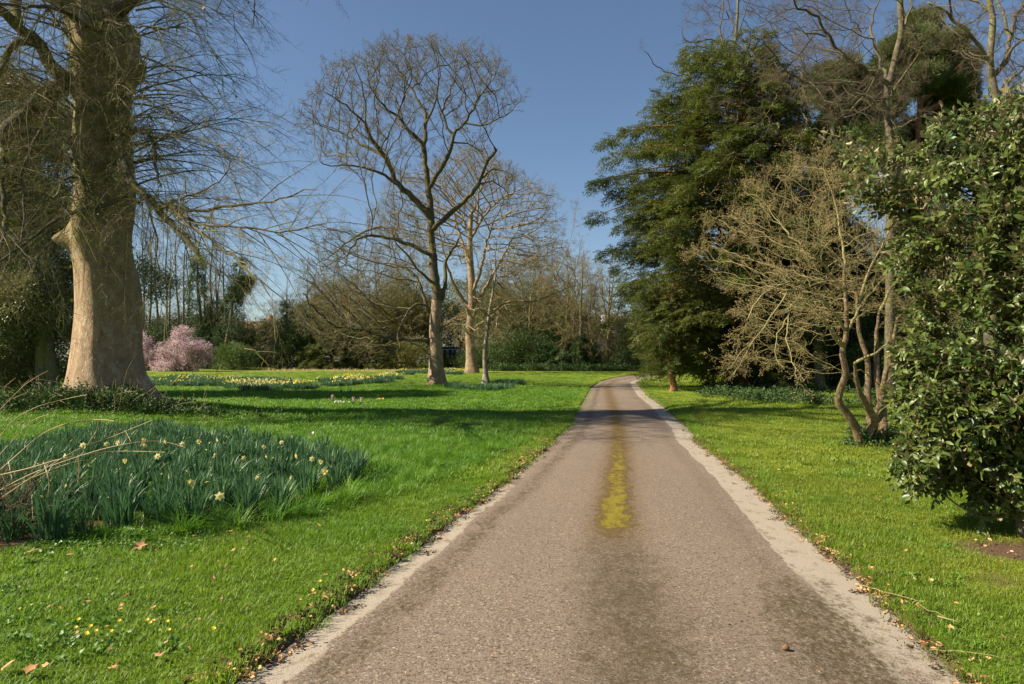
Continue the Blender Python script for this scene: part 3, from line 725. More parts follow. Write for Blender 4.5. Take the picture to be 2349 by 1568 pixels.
def attract(polys, Y0, dep, n, rng, back=1.0):
    out = []
    for poly, wgt in polys:
        pa = np.array(poly); lo, hi = pa.min(0), pa.max(0); m = int(n * wgt); q = rng.uniform(lo, hi, (m * 4, 2)); q = q[inpoly(q[:, 0], q[:, 1], poly)][:m]
        xc, hw = (lo[0] + hi[0]) / 2, (hi[0] - lo[0]) / 2; dd = dep * np.sqrt(np.clip(1 - ((q[:, 0] - xc) / hw) ** 2, 0.08, 1)) * rng.uniform(-1, 1, len(q))
        q = q + rng.normal(0, 5, q.shape)
        out.append(np.array([at(x, y, Y0 + e) for (x, y), e in zip(q, dd)]))
    return np.concatenate(out)

def tree(name, label, cat, Y, trunk, r0, r1, limbs, crown, natt, dep, step, bark, twigmat, spray, seed=1, group=None, tip=0.012, flare=1.5, wob=0.032,
         di=None, dk=None, sprays=1.0, sscale=(0.7, 1.2), trop=(0, 0, 0.05), base=None, frac=1.0, tsides=16, cw=0.22, iters=90, extra=None, power=2.4, thinr=0.03, nlimb=True, limbmat=None, radw=.5):
    rng = np.random.default_rng(seed); sk = Skel()
    tp = [at(x, y, Y) for x, y in trunk]; g = float(height(tp[0][0], tp[0][1])); tp[0][2] = g - 0.15
    root = thing(name, label, cat, (tp[0][0], tp[0][1], g), group); org = np.array([tp[0][0], tp[0][1], g])
    sk.add_limb(tp, r0, r1, 0.3, 0, wob=0, rng=rng)
    for li, lm in enumerate(limbs):
        pxs, dY, a, b = lm[:4]; q, k = limb_pts(sk, pxs, dY, rng); sk.add_limb(q, a, b, 0.3, li + 1, start=k, wob=wob, rng=rng)
    if extra: extra(sk, rng)
    A = attract(crown, Y, dep, natt, rng)
    rc = np.array(tp[-1]) * .6 + np.array(tp[len(tp) // 2]) * .4; sk.colonize(A, step, di or step * 6, dk or step * 1.6, iters, trop, cw, rng, rad=rc, radw=radw)
    chains, tips = sk.finish(tip, power)
    tr = chains[0]; main = tr[0]; q, r = main; hgt = q[:, 2] - q[0, 2]; r = r * (1 + (flare - 1) * np.exp(-np.maximum(hgt - .15, 0) / (r0 * 1.8)))
    tb = [(q, r)]
    V, f = tubes([(resample(q, 0.15) - org, np.interp(np.linspace(0, 1, len(resample(q, 0.15))), np.linspace(0, 1, len(r)), r))], tsides)
    c = V.reshape(-1, tsides, 3); cen = c.mean(1, keepdims=True); dv = c - cen
    nn = vnoise((c + org).reshape(-1, 3) * [2.6, 2.6, 0.9], 1).reshape(c.shape[:2]); fl = np.exp(-np.maximum(c[..., 2], 0) / (r0 * 1.5)); ang = np.arctan2(dv[..., 1], dv[..., 0])
    c = cen + dv * (1 + 0.09 * nn + fl * 0.16 * np.sin(ang * 4 + seed))[..., None]
    tro = link('trunk', mk_mesh('trunk', c.reshape(-1, 3), [f], bark, smooth=True), root)
    fine = []
    for li in sorted(chains):
        cs = [(a - org, b) for a, b in chains[li]]
        if li == 0: cs = cs[1:]
        thick = [c_ for c_ in cs if c_[1][0] >= thinr]; fine += [c_ for c_ in cs if c_[1][0] < thinr]
        if thick and nlimb:
            link('limb', tube_mesh('limb', thick, (limbmat or bark) if thick[0][1][0] > 0.09 else twigmat, 0.12, 10, 6, 4, 0.04), root)
    if fine:
        o = link('branches', tube_mesh('branches', fine, twigmat, 0.12, 8, 5, 3, 0.02), root); o['kind'] = 'stuff'
    thin = [k for k in range(len(sk.P)) if sk.R[k] < tip * 2.2 and sk.par_a[k] >= 0]
    if sprays > 0 and thin:
        rng.shuffle(thin); thin = np.array(thin[:int(len(thin) * min(1, sprays))]); D = sk.P[thin] - sk.P[sk.par_a[thin]]
        D = norm(norm(D) + rng.normal(0, 0.35, D.shape)); p = sk.P[thin] - org
        scatter('twigs', p, dir_euler(D), rng.uniform(*sscale, len(thin)), spray, root)
    return root, sk, org

# ---------------- the tall bare tree in the middle of the lawn
trk = [(1003, 889), (1001, 850), (1000, 800), (998, 755), (1000, 712), (1003, 690)]
L3 = [
    (c4([(1130, 360), (1120, 250), (1100, 120), (1085, 0), (1080, -40)]) + c3([(905, 1380), (905, 1250), (907, 1100), (905, 1000), (885, 880), (870, 780), (868, 730)]), 0.3, .27, .13),
    (c3([(895, 1180), (850, 1090), (790, 1030), (700, 950), (660, 870), (620, 780), (570, 710), (540, 650), (515, 570)]), -2.0, .19, .09),
    (c3([(515, 570), (440, 510), (380, 465), (320, 420), (240, 365)]), -1.0, .06, .02),
    (c3([(525, 580), (505, 480), (485, 380), (455, 270), (420, 200)]), -.8, .055, .02),
    (c3([(800, 1040), (720, 960), (620, 900), (550, 855), (450, 830), (350, 820), (270, 822), (200, 790)]), -3.0, .10, .02),
    (c3([(620, 785), (560, 735), (480, 705), (420, 660), (380, 640), (280, 600), (180, 575), (110, 600)]), 2.0, .085, .02),
    (c3([(868, 740), (830, 680), (780, 625), (740, 570), (700, 530), (630, 470), (560, 390), (520, 300)]), -2.5, .12, .025),
    (c3([(868, 735), (880, 600), (870, 500), (820, 400), (770, 330), (720, 230), (700, 130)]), 1.5, .12, .02),
    (c3([(880, 560), (930, 430), (960, 300), (960, 180), (940, 80)]), -1.5, .075, .02),
    (c3([(905, 960), (940, 890), (1000, 780), (1035, 700), (1050, 630), (1110, 570), (1170, 470), (1240, 350), (1300, 250)]), -2.0, .14, .025),
    (c3([(1050, 630), (1005, 570), (980, 480), (1010, 400), (1060, 280), (1060, 150)]), 1.5, .08, .02),
    (c3([(1120, 575), (1200, 578), (1270, 565), (1330, 540), (1400, 490), (1460, 420)]), -1.5, .06, .015),
    (c3([(1048, 690), (1110, 685), (1170, 710), (1240, 740)]), 1.5, .05, .015),
    (c3([(925, 1230), (1000, 1150), (1080, 1080), (1170, 980), (1215, 880), (1245, 800), (1310, 738)]), -2.5, .16, .08),
    (c3([(1215, 900), (1280, 860), (1350, 860), (1400, 900)]), -1.0, .05, .015),
    (c3([(1190, 940), (1280, 930), (1360, 975), (1390, 1030)]), 1.0, .05, .015),
    (c3([(905, 1390), (800, 1340), (700, 1300), (620, 1282), (540, 1275), (440, 1300), (385, 1370), (365, 1460)]), -3.5, .11, .03),
    (c3([(740, 1240), (650, 1222), (560, 1222), (460, 1255), (380, 1310), (280, 1385), (190, 1440)]), 2.5, .09, .02),
    (c4([(1070, 640), (980, 637), (880, 635), (750, 628), (640, 590), (560, 565), (480, 555), (400, 560), (330, 490), (230, 390), (165, 290)]), -3.0, .13, .03),
    (c4([(860, 630), (700, 560), (560, 575), (440, 560), (300, 600), (140, 560)]), -2.0, .06, .015),
    (c4([(1075, 430), (1030, 385), (985, 370), (940, 395), (890, 480), (850, 560), (845, 640), (860, 680), (820, 720)]), -1.5, .09, .03),
    (c4([(1080, 800), (1075, 740), (1000, 680), (900, 640)]), -1.0, .045, .015),
    (c4([(1150, 590), (1180, 530), (1230, 508), (1290, 545), (1350, 590), (1440, 640)]), -1.0, .085, .03),
    (c4([(1160, 420), (1190, 250), (1180, 100), (1230, -20), (1310, -120)]), 1.5, .15, .06),
    (c4([(1060, 330), (960, 160), (820, 80), (700, 60), (600, 20)]), 1.8, .10, .03),
    (c4([(1075, 250), (1000, 130), (900, 0), (820, -80)]), -2.5, .08, .03),
]
crown3 = [(c3([(85, 590), (110, 450), (210, 340), (300, 190), (400, 170), (500, 180), (520, 90), (620, 75), (700, 50), (830, 60), (940, 45), (1020, 110), (1200, 90), (1330, 200), (1390, 300), (1340, 400),
                (1470, 410), (1460, 480), (1350, 570), (1200, 600), (1120, 620), (1250, 640), (1320, 700), (1260, 740), (1050, 700), (1000, 800), (930, 900), (880, 700), (820, 700), (780, 900), (700, 900), (600, 860), (520, 980), (480, 900), (260, 890), (175, 790), (240, 720), (130, 640)]), 0.80),
          (c3([(1240, 820), (1380, 830), (1430, 900), (1400, 1060), (1260, 1040), (1200, 960)]), 0.05),
          (c3([(560, 1080), (880, 1100), (880, 1400), (700, 1560), (380, 1700), (120, 1600), (100, 1480), (300, 1200), (450, 1220)]), 0.22),
          (c4([(100, 250), (400, 200), (640, 300), (840, 420), (900, 700), (700, 780), (480, 740), (200, 620), (60, 480)]), 0.16)]
centre, sk3, _ = tree('bare_tree', 'tallest bare tree in mid lawn with a mossy forked trunk and round crown', 'tree', 37.0, trk, .40, .28, L3, crown3, 6500, 5.0, 0.30,
     M['tan_bark'], M['mossy_bark'], S['bare_mid'], seed=3, tip=0.013, flare=1.45, sscale=(0.4, 0.8), sprays=0.8, cw=0.16, di=2.2, dk=0.34, power=2.6, trop=(0, 0, .10), radw=.5, limbmat=M['mossy_bark'])

# ---------------- second bare tree behind it
trk2 = [(1083, 860), (1081, 820), (1078, 780), (1079, 740), (1083, 700), (1082, 650), (1080, 610), (1078, 560), (1080, 500)]
L2 = [(c4([(1375, 610), (1340, 560), (1290, 530), (1230, 500)]), -3, .16, .06), (c4([(1400, 570), (1470, 510), (1530, 470), (1640, 380)]), -2, .16, .05), (c4([(1395, 480), (1330, 350), (1250, 200), (1200, 50)]), -4, .2, .08),
      (c4([(1390, 420), (1470, 300), (1560, 150), (1640, 0), (1700, -120)]), 3, .2, .06), (c4([(1385, 300), (1460, 120), (1500, -60), (1560, -250)]), -2, .18, .06), (c4([(1380, 200), (1340, 0), (1260, -200), (1230, -350)]), 3, .2, .06),
      (c3([(1160, 1300), (1230, 1150), (1330, 1050), (1480, 980)]), -3, .14, .04), (c3([(1180, 1200), (1200, 1000), (1260, 880), (1270, 800)]), 0, .14, .04), (c3([(1150, 1250), (1050, 1080), (960, 950), (880, 880)]), 3, .14, .04)]
cr2 = [(c3([(600, 1010), (700, 900), (850, 850), (1000, 760), (1120, 720), (1250, 740), (1330, 800), (1450, 900), (1560, 920), (1640, 990), (1700, 1100), (1690, 1230), (1740, 1360), (1600, 1480), (1350, 1480), (1200, 1400), (1050, 1450), (900, 1350), (700, 1350), (600, 1200)]), 1.0),
       (c4([(1200, 350), (1650, 250), (1700, 480), (1550, 640), (1300, 640), (1150, 560)]), 0.14)]
tree('bare_tree', 'broad bare tree with a pinkish trunk standing just behind the tallest lawn tree', 'tree', 62.0, trk2, .50, .16, L2, cr2, 5200, 7.5, 0.5,
     M['tan_bark'], M['olive_twig'], S['bare_far'], seed=5, tip=0.024, flare=1.4, sscale=(0.6, 1.1), sprays=.7, di=3.2, dk=0.62, cw=0.16, trop=(0, 0, .12))

# ---------------- thin birch
L1b = [(c4([(1537, 430), (1590, 395), (1640, 362), (1700, 347), (1780, 352), (1850, 350), (1930, 325), (2000, 300), (2080, 262), (2150, 240)]), -1.5, .07, .02), (c4([(1510, 460), (1475, 425), (1430, 372)]), -.8, .05, .015),
       (c4([(1495, 600), (1440, 630), (1390, 610), (1330, 560)]), -.8, .03, .01), (c4([(1497, 560), (1560, 500), (1640, 450), (1720, 440)]), 1, .03, .01)]
crb = [(c4([(1430, 150), (1530, -80), (1700, 100), (1760, 330), (2150, 200), (2100, 330), (1800, 420), (1600, 560), (1500, 640), (1400, 700), (1400, 500)]), 1.0)]
tree('birch_tree', 'slender pale birch with a leaning white trunk standing right of the bare trees', 'tree', 38.5, c4([(1495, 985), (1490, 880), (1485, 750), (1497, 620), (1507, 530), (1520, 430), (1548, 270), (1566, 140), (1560, 20), (1572, -60), (1560, -130)]), .15, .012, L1b, crb, 900, 2.5, 0.28,
     M['birch_bark'], M['olive_twig'], S['bare_mid'], seed=6, tip=0.012, flare=1.9, sscale=(0.5, 0.9), di=1.8, dk=0.4)

# ---------------- the great plane tree at the left: lofted trunk with root flare and burrs
LEFT = [(950, 105), (925, 122), (900, 143), (875, 150), (850, 154), (800, 160), (750, 165), (700, 168), (650, 167), (600, 164), (575, 155), (545, 143), (500, 153), (450, 162), (400, 163), (350, 160), (300, 158), (250, 165), (200, 165), (150, 158), (100, 150), (50, 150), (0, 148), (-120, 150), (-300, 165)]
RIGHT = [(950, 372), (925, 355), (900, 342), (875, 332), (850, 325), (800, 319), (750, 319), (700, 320), (650, 316), (600, 301), (575, 297), (545, 294), (500, 300), (450, 305), (400, 302), (350, 297), (300, 292), (250, 292), (200, 298), (150, 312), (100, 312), (50, 292), (0, 276), (-120, 280), (-300, 275)]
ys = np.array([p_[0] for p_ in LEFT], float); lx = np.array([p_[1] for p_ in LEFT], float); rx = np.array([p_[1] for p_ in RIGHT], float)
yy = np.arange(950, -300, -8.0); LX = np.interp(-yy, -ys, lx); RX = np.interp(-yy, -ys, rx); k_ = np.ones(5) / 5
LX = np.convolve(np.pad(LX, 2, mode='edge'), k_, 'valid'); RX = np.convolve(np.pad(RX, 2, mode='edge'), k_, 'valid')
tg = float(height(TX, TY)); ORG = np.array([TX, TY, tg]); NS = 72; th = np.arange(NS) * 2 * PI / NS; VV = []
for y, a, b in zip(yy, LX, RX):
    A_, B_ = at(a, y, TY), at(b, y, TY); cx_, r_ = (A_[0] + B_[0]) / 2, .99 * (B_[0] - A_[0]) / 2; z = A_[2]; hz = z - tg
    nz = vnoise(np.stack([np.cos(th) * 1.6, np.sin(th) * 1.6, np.full(NS, z * 0.35)], 1), 1.0); n2_ = vnoise(np.stack([np.cos(th) * 4, np.sin(th) * 4, np.full(NS, z * 0.5)], 1), 1.0)
    fl = math.exp(-max(hz + 0.1, 0) / 0.55)
    fc = lambda a0, d_, hw_: np.where(np.abs(np.angle(np.exp(1j * (th - a0)))) < hw_, d_ / np.cos(np.clip(np.angle(np.exp(1j * (th - a0))), -1.2, 1.2)), 1.0)
    rid = -1.48 + .12 * math.sin(z * .6)
    shp = np.minimum(fc(rid - .98, .72, .93), fc(rid + .70, .82, .72)); shp = .15 + .85 * shp; shp = np.convolve(np.r_[shp[-2:], shp, shp[:2]], np.ones(5) / 5, 'valid')
    r = r_ * shp * (1 + 0.05 * nz + 0.030 * n2_)
    for aa, am, sh in ((-0.15, 0.85, .26), (-1.1, .28, .3), (-2.0, .30, .28), (-2.75, .25, .3), (2.2, .3, .35), (1.0, .35, .35)): r = r + fl * am * np.exp(-((np.angle(np.exp(1j * (th - aa)))) / sh) ** 2)
    for aa, zz, am, sh, sz in ((0.0, 9.85, .28, .45, .35), (0.2, 10.9, .15, .4, .25), (-.9, 10.2, .25, .35, .35), (-2.4, 11.4, .25, .4, .5), (-1.8, 9.1, .2, .3, .35), (-.4, 8.4, .12, .4, .3), (-1.2, 12.3, .3, .35, .4), (-2.9, 5.0, .38, .25, .22), (-1.9, 7.4, .16, .3, .3), (-0.6, 3.2, .10, .4, .6), (-0.3, 9.0, .15, .4, .4), (-1.3, 10.4, .2, .3, .4)): r = r + am * np.exp(-((np.angle(np.exp(1j * (th - aa)))) / sh) ** 2 - ((z - zz) / sz) ** 2)
    VV.append(np.stack([cx_ + r * np.cos(th), TY + r * 0.95 * np.sin(th), np.full(NS, z)], 1) - ORG)
VV = np.array(VV); VV[0, :, 2] -= 0.5; nr = len(VV); i = (np.arange(nr - 1)[:, None] * NS + np.arange(NS)[None]); j = (np.arange(nr - 1)[:, None] * NS + (np.arange(NS)[None] + 1) % NS)
plane = thing('plane_tree', 'huge old bare tree with a pale swollen mossy trunk at the left of the lawn', 'tree', ORG)
link('trunk', mk_mesh('trunk', VV.reshape(-1, 3), [np.stack([i, j, j + NS, i + NS], -1).reshape(-1, 4)], M['plane_bark'], smooth=True), plane)

skp = Skel(); skp.add_limb([at(225, 940, TY), at(238, 700, TY), at(230, 400, TY), at(225, 200, TY), at(212, 0, TY), at(215, -300, TY)], .9, .7, .4, 0, wob=0)
LP = [  # photo polyline, metres nearer(-)/farther(+), radii
    (c1([(430, 480), (360, 540), (280, 600), (220, 670), (150, 730), (90, 800), (60, 870), (0, 990), (-60, 1060)]), -2.5, .26, .13),
    (c1([(420, 470), (350, 400), (320, 320), (290, 270), (230, 240), (170, 180), (100, 110), (20, 60), (-80, 20)]), -2.0, .20, .08),
    (c1([(230, 230), (190, 290), (130, 350), (110, 420), (60, 500), (0, 540)]), -1.0, .11, .04),
    (c1([(480, 40), (380, 30), (290, 15), (190, 25), (170, 100), (200, 200)]), -1.5, .22, .10),
    (c1([(500, -10), (350, -60), (200, -60), (40, -20), (-60, -30)]), 1.0, .2, .08),
    (c1([(690, 140), (740, 110), (770, 75), (800, 62)]), -.3, .24, .19),
    (c1([(690, 790), (740, 768), (800, 765), (880, 762), (903, 775), (922, 830), (930, 900), (945, 980), (965, 1080)]), -2.0, .095, .022),
    (c1([(700, 880), (760, 960), (800, 1040), (880, 1120), (950, 1210), (1020, 1280), (1090, 1350), (1140, 1430), (1165, 1475)]), -3.0, .13, .05),
    (c1([(930, 1120), (1000, 1160), (1080, 1195), (1200, 1190), (1330, 1170), (1450, 1150), (1580, 1125), (1700, 1090), (1790, 1075)]), -2.5, .05, .01),
    (c1([(1000, 1150), (1090, 1220), (1200, 1262), (1340, 1258), (1480, 1278), (1620, 1292), (1740, 1275), (1850, 1260)]), -1.5, .04, .01),
    (c1([(950, 1150), (1100, 1270), (1240, 1370), (1390, 1480), (1480, 1580), (1560, 1680)]), -2.5, .05, .012),
    (c1([(820, 1050), (900, 1200), (930, 1330), (940, 1460), (970, 1560)]), -1.0, .035, .012),
    (c1([(880, 1120), (1040, 1140), (1180, 1090), (1270, 1040), (1340, 950), (1390, 880)]), -2.0, .03, .008),
    (c1([(690, 740), (720, 660), (745, 560), (760, 480), (830, 420), (900, 330)]), -2.0, .05, .012),
    (c1([(735, 540), (830, 545), (900, 540), (1050, 550), (1200, 580), (1380, 620)]), -1.5, .03, .008),
    (c1([(890, 770), (960, 800), (1080, 810), (1200, 830), (1330, 860), (1380, 870)]), -2.5, .03, .008),
    (c1([(640, 1190), (560, 1050), (470, 1010), (400, 1120), (330, 1080)]), -4.0, .06, .015),
    (c1([(90, 830), (90, 960), (70, 1060), (60, 1180), (30, 1330)]), -1.0, .07, .03),
    (c1([(110, 800), (105, 1000), (120, 1160), (135, 1260), (110, 1420), (60, 1500), (0, 1540)]), -2.0, .07, .03),
    (c1([(330, 480), (230, 900), (220, 1100), (230, 1260), (180, 1400)]), -3.0, .05, .015),
    (c1([(600, 870), (700, 1000), (780, 1080), (740, 1120), (640, 1160), (520, 1180), (350, 1280), (150, 1440), (0, 1500)]), -4.5, .07, .015),
    (c1([(420, 640), (470, 800), (490, 900), (560, 1080), (620, 1200), (660, 1350)]), -2.2, .05, .02),
    (c1([(540, 260), (640, 170), (730, 190), (860, 190), (1000, 200), (1170, 160)]), -3.0, .05, .01),
    (c1([(560, 200), (430, 120), (330, 100), (200, 100), (80, 80), (0, 30)]), -3.0, .07, .02),
]
for li, (pxs, dY, a, b) in enumerate(LP):
    q, k = limb_pts(skp, pxs, dY, RNG); q[1:, 1] -= 0.6 * min(1, 1.2); skp.add_limb(q, a, b, .22, li + 1, start=k, wob=.018)
# fine boughs: sweeping, slightly drooping, most towards the light and the viewer
rg = np.random.default_rng(44); nb = 0
def bough(p0, d0, ln, r, droop, lid, up=0.0):
    m = max(5, int(ln / 0.28)); pts = [p0]; d = norm(d0)
    for q in range(m):
        d = norm(d + np.array([0, 0, -droop * (0.5 + q / m)]) * 0.28 + rg.normal(0, 0.055, 3)); pts.append(pts[-1] + d * ln / m)
    return np.array(pts)
fine_chains = []; spr_p, spr_d, spr_s = [], [], []
def dress(pts, r0, ln, lev):
    fine_chains.append((pts, np.linspace(r0, 0.004, len(pts)))); m = len(pts) - 1
    nside = int(ln * (2.6 if lev == 0 else 2.2))
    for _ in range(nside):
        s = rg.uniform(0.12, 0.98); i_ = min(m - 1, int(s * m)); q = pts[i_]; t_ = norm(pts[i_ + 1] - pts[i_])
        dd = norm(t_ + norm(np.cross(t_, rg.normal(0, 1, 3))) * rg.uniform(0.35, 0.8)); l2 = ln * rg.uniform(0.18, 0.42) * (1.15 - 0.6 * s)
        if lev == 0 and l2 > 0.7: dress(bough(q, dd, l2, 0, 0.25, 0), r0 * 0.4, l2, 1)
        else: spr_p.append(q); spr_d.append(dd); spr_s.append(min(1.3, max(0.5, l2)))
    spr_p.append(pts[-1]); spr_d.append(norm(pts[-1] - pts[-2])); spr_s.append(0.9)
for k in range(165):                                        # from the trunk
    z = rg.choice([rg.uniform(5.5, 9), rg.uniform(8, 15)], p=[.4, .6]); az = rg.choice([rg.uniform(-PI, PI), rg.normal(-0.25, 0.35), rg.normal(-1.9, 0.7)], p=[.15, .30, .55])
    p0 = np.array([at(230, 400, TY)[0], TY, z]) + 0.8 * np.array([math.cos(az), math.sin(az), 0]); ln = rg.uniform(2.2, 4.6) * (1.0 if z > 7 else 0.75)
    dress(bough(p0, np.array([math.cos(az), math.sin(az), rg.uniform(0.0, 0.55)]), ln, .02, rg.uniform(0.15, 0.5), 0), rg.uniform(.018, .036), ln, 0)
cand = [k for k in range(len(skp.p)) if 0 < skp.limb[k] and skp.r[k] < 0.16]
for k in rg.choice(cand, 330):                              # from the laid limbs
    p0 = skp.p[k]; t_ = norm(np.array(p0) - np.array(skp.p[skp.par[k]])); thinlimb = skp.r[k] < 0.05
    dd = norm(t_ * (1.0 if thinlimb else 0.4) + norm(np.cross(t_, rg.normal(0, 1, 3))) * 0.8 + np.array([0, 0, -0.15])); ln = rg.uniform(0.9, 2.4) * (1 if thinlimb else 1.2)
    dress(bough(np.array(p0), dd, ln, .01, 0.3, 0), min(.014, skp.r[k] * .6), ln, 0)
# the high crown above the picture, which throws the streaky shade over lawn and drive
HL = []
for k in range(13):
    az = k * 2 * PI / 13 + rg.uniform(-.2, .2); z0 = rg.uniform(11.5, 18); ln = rg.uniform(6, 10); p0 = np.array([at(215, 0, TY)[0], TY, z0])
    q = bough(p0, np.array([math.cos(az), math.sin(az), rg.uniform(0.35, 1.1)]), ln, 0, 0.03, 0); skp.add_limb(q, rg.uniform(.16, .26), .05, .35, len(LP) + 1 + k, start=skp.nearest(p0), wob=.03)
a_ = norm(rg.normal(0, 1, (1100, 3))) * (rg.random((1100, 1)) ** 0.4) * np.array([11, 11, 7.0]) + np.array([TX, TY, 18.5]); a_ = a_[a_[:, 2] > 13.0]
skp.colonize(a_, 0.6, 3.5, 0.9, 50, (0, 0, .05), .2, rg)
chains, tips = skp.finish(.016, 2.4)
for li in sorted(chains):
    cs = [(a - ORG, b) for a, b in chains[li]]
    if li == 0: cs = cs[1:]
    if cs: link('limb', tube_mesh('limb', cs, M['mossy_bark'], .06, 10, 6, 4, .02), plane)
thin = np.array([k for k in range(len(skp.P)) if skp.R[k] < .035 and skp.P[k][2] > 12.5]); D = norm(skp.P[thin] - skp.P[skp.par_a[thin]])
thin = thin[::3]; D = D[::3]; scatter('high_twigs', skp.P[thin] - ORG, dir_euler(norm(D + rg.normal(0, .3, D.shape))), rg.uniform(.7, 1.2, len(thin)), S['bare_near'], plane)
o = link('branches', tube_mesh('branches', [(a - ORG, b) for a, b in fine_chains], M['mossy_twig'], .05, 6, 5, 4, .012), plane); o['kind'] = 'stuff'
scatter('twigs', np.array(spr_p) - ORG, dir_euler(np.array(spr_d)), np.array(spr_s) * rg.uniform(.8, 1.2, len(spr_s)), S['bare_near'], plane)
# moss cushions and a few leaves still hanging
mp = []
for k in range(500):
    k2 = rg.choice(cand) if rg.random() < .0 else rg.choice([q for q in cand if skp.r[q] > .04]); mp.append(np.array(skp.p[k2]) + rg.normal(0, 0.05, 3))
S['moss'] = cluster('moss', leaf_mat('moss_leaf', (0.10, 0.12, 0.015), (0.17, 0.18, 0.02), trans=.2), 4, .09, 40, .035, .02, 12, .8)
scatter('moss', np.array(mp) - ORG, rg.uniform(-PI, PI, (len(mp), 3)), rg.uniform(.6, 1.5, len(mp)), S['moss'], plane)
TW_ = np.concatenate([c_[0] for c_ in fine_chains])
hanging = leaf_cards(np.zeros((1, 3)), np.array([[0.2, 0, -1.0]]), np.array([[0, 1.0, 0]]), 0.11, 0.07); hm = mk_mesh('withered_leaf', hanging[0], [hanging[1]], M['dead_leaf'])
for (x, y) in [(561, 351), (572, 352), (577, 356), (568, 359), (574, 363), (552, 356), (508, 330), (510, 340), (503, 206), (535, 208), (500, 216), (507, 245), (560, 15), (575, 10), (599, 17), (612, 20), (470, 13), (520, 508), (644, 578), (453, 217)]:
    a_, b_ = proj(TW_); p_ = TW_[int(np.argmin((a_ - x) ** 2 + (b_ - y) ** 2))]; o = link('withered_leaf', hm, plane, p_ - ORG, (rg.uniform(-.5, .5), rg.uniform(-.5, .5), rg.uniform(0, 6)))

mv = []; mi_ = rg.integers(0, nr, 5200)
for k in mi_:
    j_ = rg.integers(0, NS); v_ = VV[k, j_]; z = v_[2]
    if z > 2.5 and rg.random() < min(1, (z - 2.5) / 6) and vnoise((v_ * [1.6, 1.6, .8])[None], 1.0)[0] > -.05: mv.append(v_ + rg.normal(0, .03, 3))
mv = np.array(mv); scatter('trunk_moss', mv, rg.uniform(-PI, PI, (len(mv), 3)), rg.uniform(.4, 1.2, len(mv)), S['moss'], plane)
# ---------------- big yew right of the drive
YB = gp(1712, 893)
def yew(name, label, base, Ht, prof, nb, seed, src, r0=.35, hem=1.0, group=None, sc=(0.8, 1.3), droop=.28, dens=1.0, bark='red_bark', asp=0.9, gapr=(0.72, 1.12), cat='tree'):
    rg = np.random.default_rng(seed); root = thing(name, label, cat, base, group); sp, sdir = [], []; ch = []
    ch0 = (resample([np.array([0, 0, -.2]), np.array([.1, 0, Ht * .3]), np.array([-.1, 0, Ht * .65]), np.array([0, 0, Ht * .96])], .4), None); n_ = len(ch0[0])
    rr = np.linspace(r0, .04, n_); rr[:3] *= [1.35, 1.15, 1.05]; link('trunk', tube_mesh('trunk', [(ch0[0], rr)], M[bark], .01, 14), root)
    hs = []
    for k in range(nb):
        h = hem + (Ht * .985 - hem) * (k + rg.random()) / nb; az = k * 2.39996 + rg.normal(0, .25); R = prof(h, az) * rg.uniform(*gapr)
        if R < .3: R = .3
        u_ = np.array([math.cos(az), math.sin(az) * asp, 0]); lat = np.array([-u_[1], u_[0], 0]); m = max(5, int(R / .35)); pts = []
        z0 = max(0.6, h - R * .10); rise = rg.uniform(.05, .30) * R * (1 if h > .3 * Ht else .6)
        for q in range(m + 1):
            s = q / m; pts.append(u_ * R * s + np.array([0, 0, z0 + rise * math.sin(s * 1.9) - droop * R * s * s * .55]) + lat * R * .12 * math.sin(s * 3 + k))
        pts = np.array(pts); pts[:, 2] = np.maximum(pts[:, 2], .35 + rg.uniform(0, .3)); ch.append((pts, np.linspace(max(.02, .055 * R / 4), .008, m + 1)))
        cnt = int(dens * (R * 3.6 + R * R * 1.0))
        for _ in range(cnt):
            s = rg.uniform(.22, 1.0) ** .8; i_ = min(m - 1, int(s * m)); q = pts[i_] + (pts[i_ + 1] - pts[i_]) * (s * m - i_)
            wl = (0.30 * R * (1.02 - s) + .18); of = rg.normal(0, .5) * wl; q = q + lat * of + np.array([0, 0, rg.normal(-.10, .22) - abs(of) * .15])
            d = u_ * 1.0 + lat * np.sign(of) * rg.uniform(.1, .9) + np.array([0, 0, rg.uniform(-.55, .25)]); sp.append(q); sdir.append(d)
        sp.append(pts[-1]); sdir.append(pts[-1] - pts[-2])
    o = link('boughs', tube_mesh('boughs', ch, M[bark], .06, 7, 5, 3, .02), root); o['kind'] = 'stuff'
    sp = np.array(sp); sp[:, 2] = np.maximum(sp[:, 2], .25)
    scatter('foliage', sp, dir_euler(np.array(sdir), rg.normal(0, .5, len(sp))), rg.uniform(*sc, len(sp)), src, root)
    return root
xl = np.interp
k37 = px2m(YB[1])
LY = [80, 130, 150, 200, 250, 300, 375, 430, 470, 520, 560, 620, 700, 780, 850]; LXs = [1600, 1560, 1548, 1500, 1455, 1425, 1345, 1400, 1385, 1425, 1345, 1375, 1410, 1470, 1540]
RYs = [80, 150, 250, 400, 600, 850]; RXs = [1780, 1810, 1870, 1900, 1900, 1860]
def prof_big(h, az):
    y = 893 - h / k37; L_ = (1712 - xl(y, LY, LXs)) * k37; R_ = (xl(y, RYs, RXs) - 1712) * k37; t_ = (1 - math.cos(az)) / 2
    return L_ * t_ + R_ * (1 - t_) if t_ > .5 else R_ * (1 - t_) * 1.0 + L_ * t_
yew('yew_tree', 'massive dark yew on the right of the drive reaching above every neighbour', YB, (893 - 78) * k37, prof_big, 380, 21, S['yew'], r0=.42, hem=1.2, dens=1.3, sc=(.8, 1.45), gapr=(.70, 1.10))
yb = gp(1545, 897); k3 = px2m(yb[1])
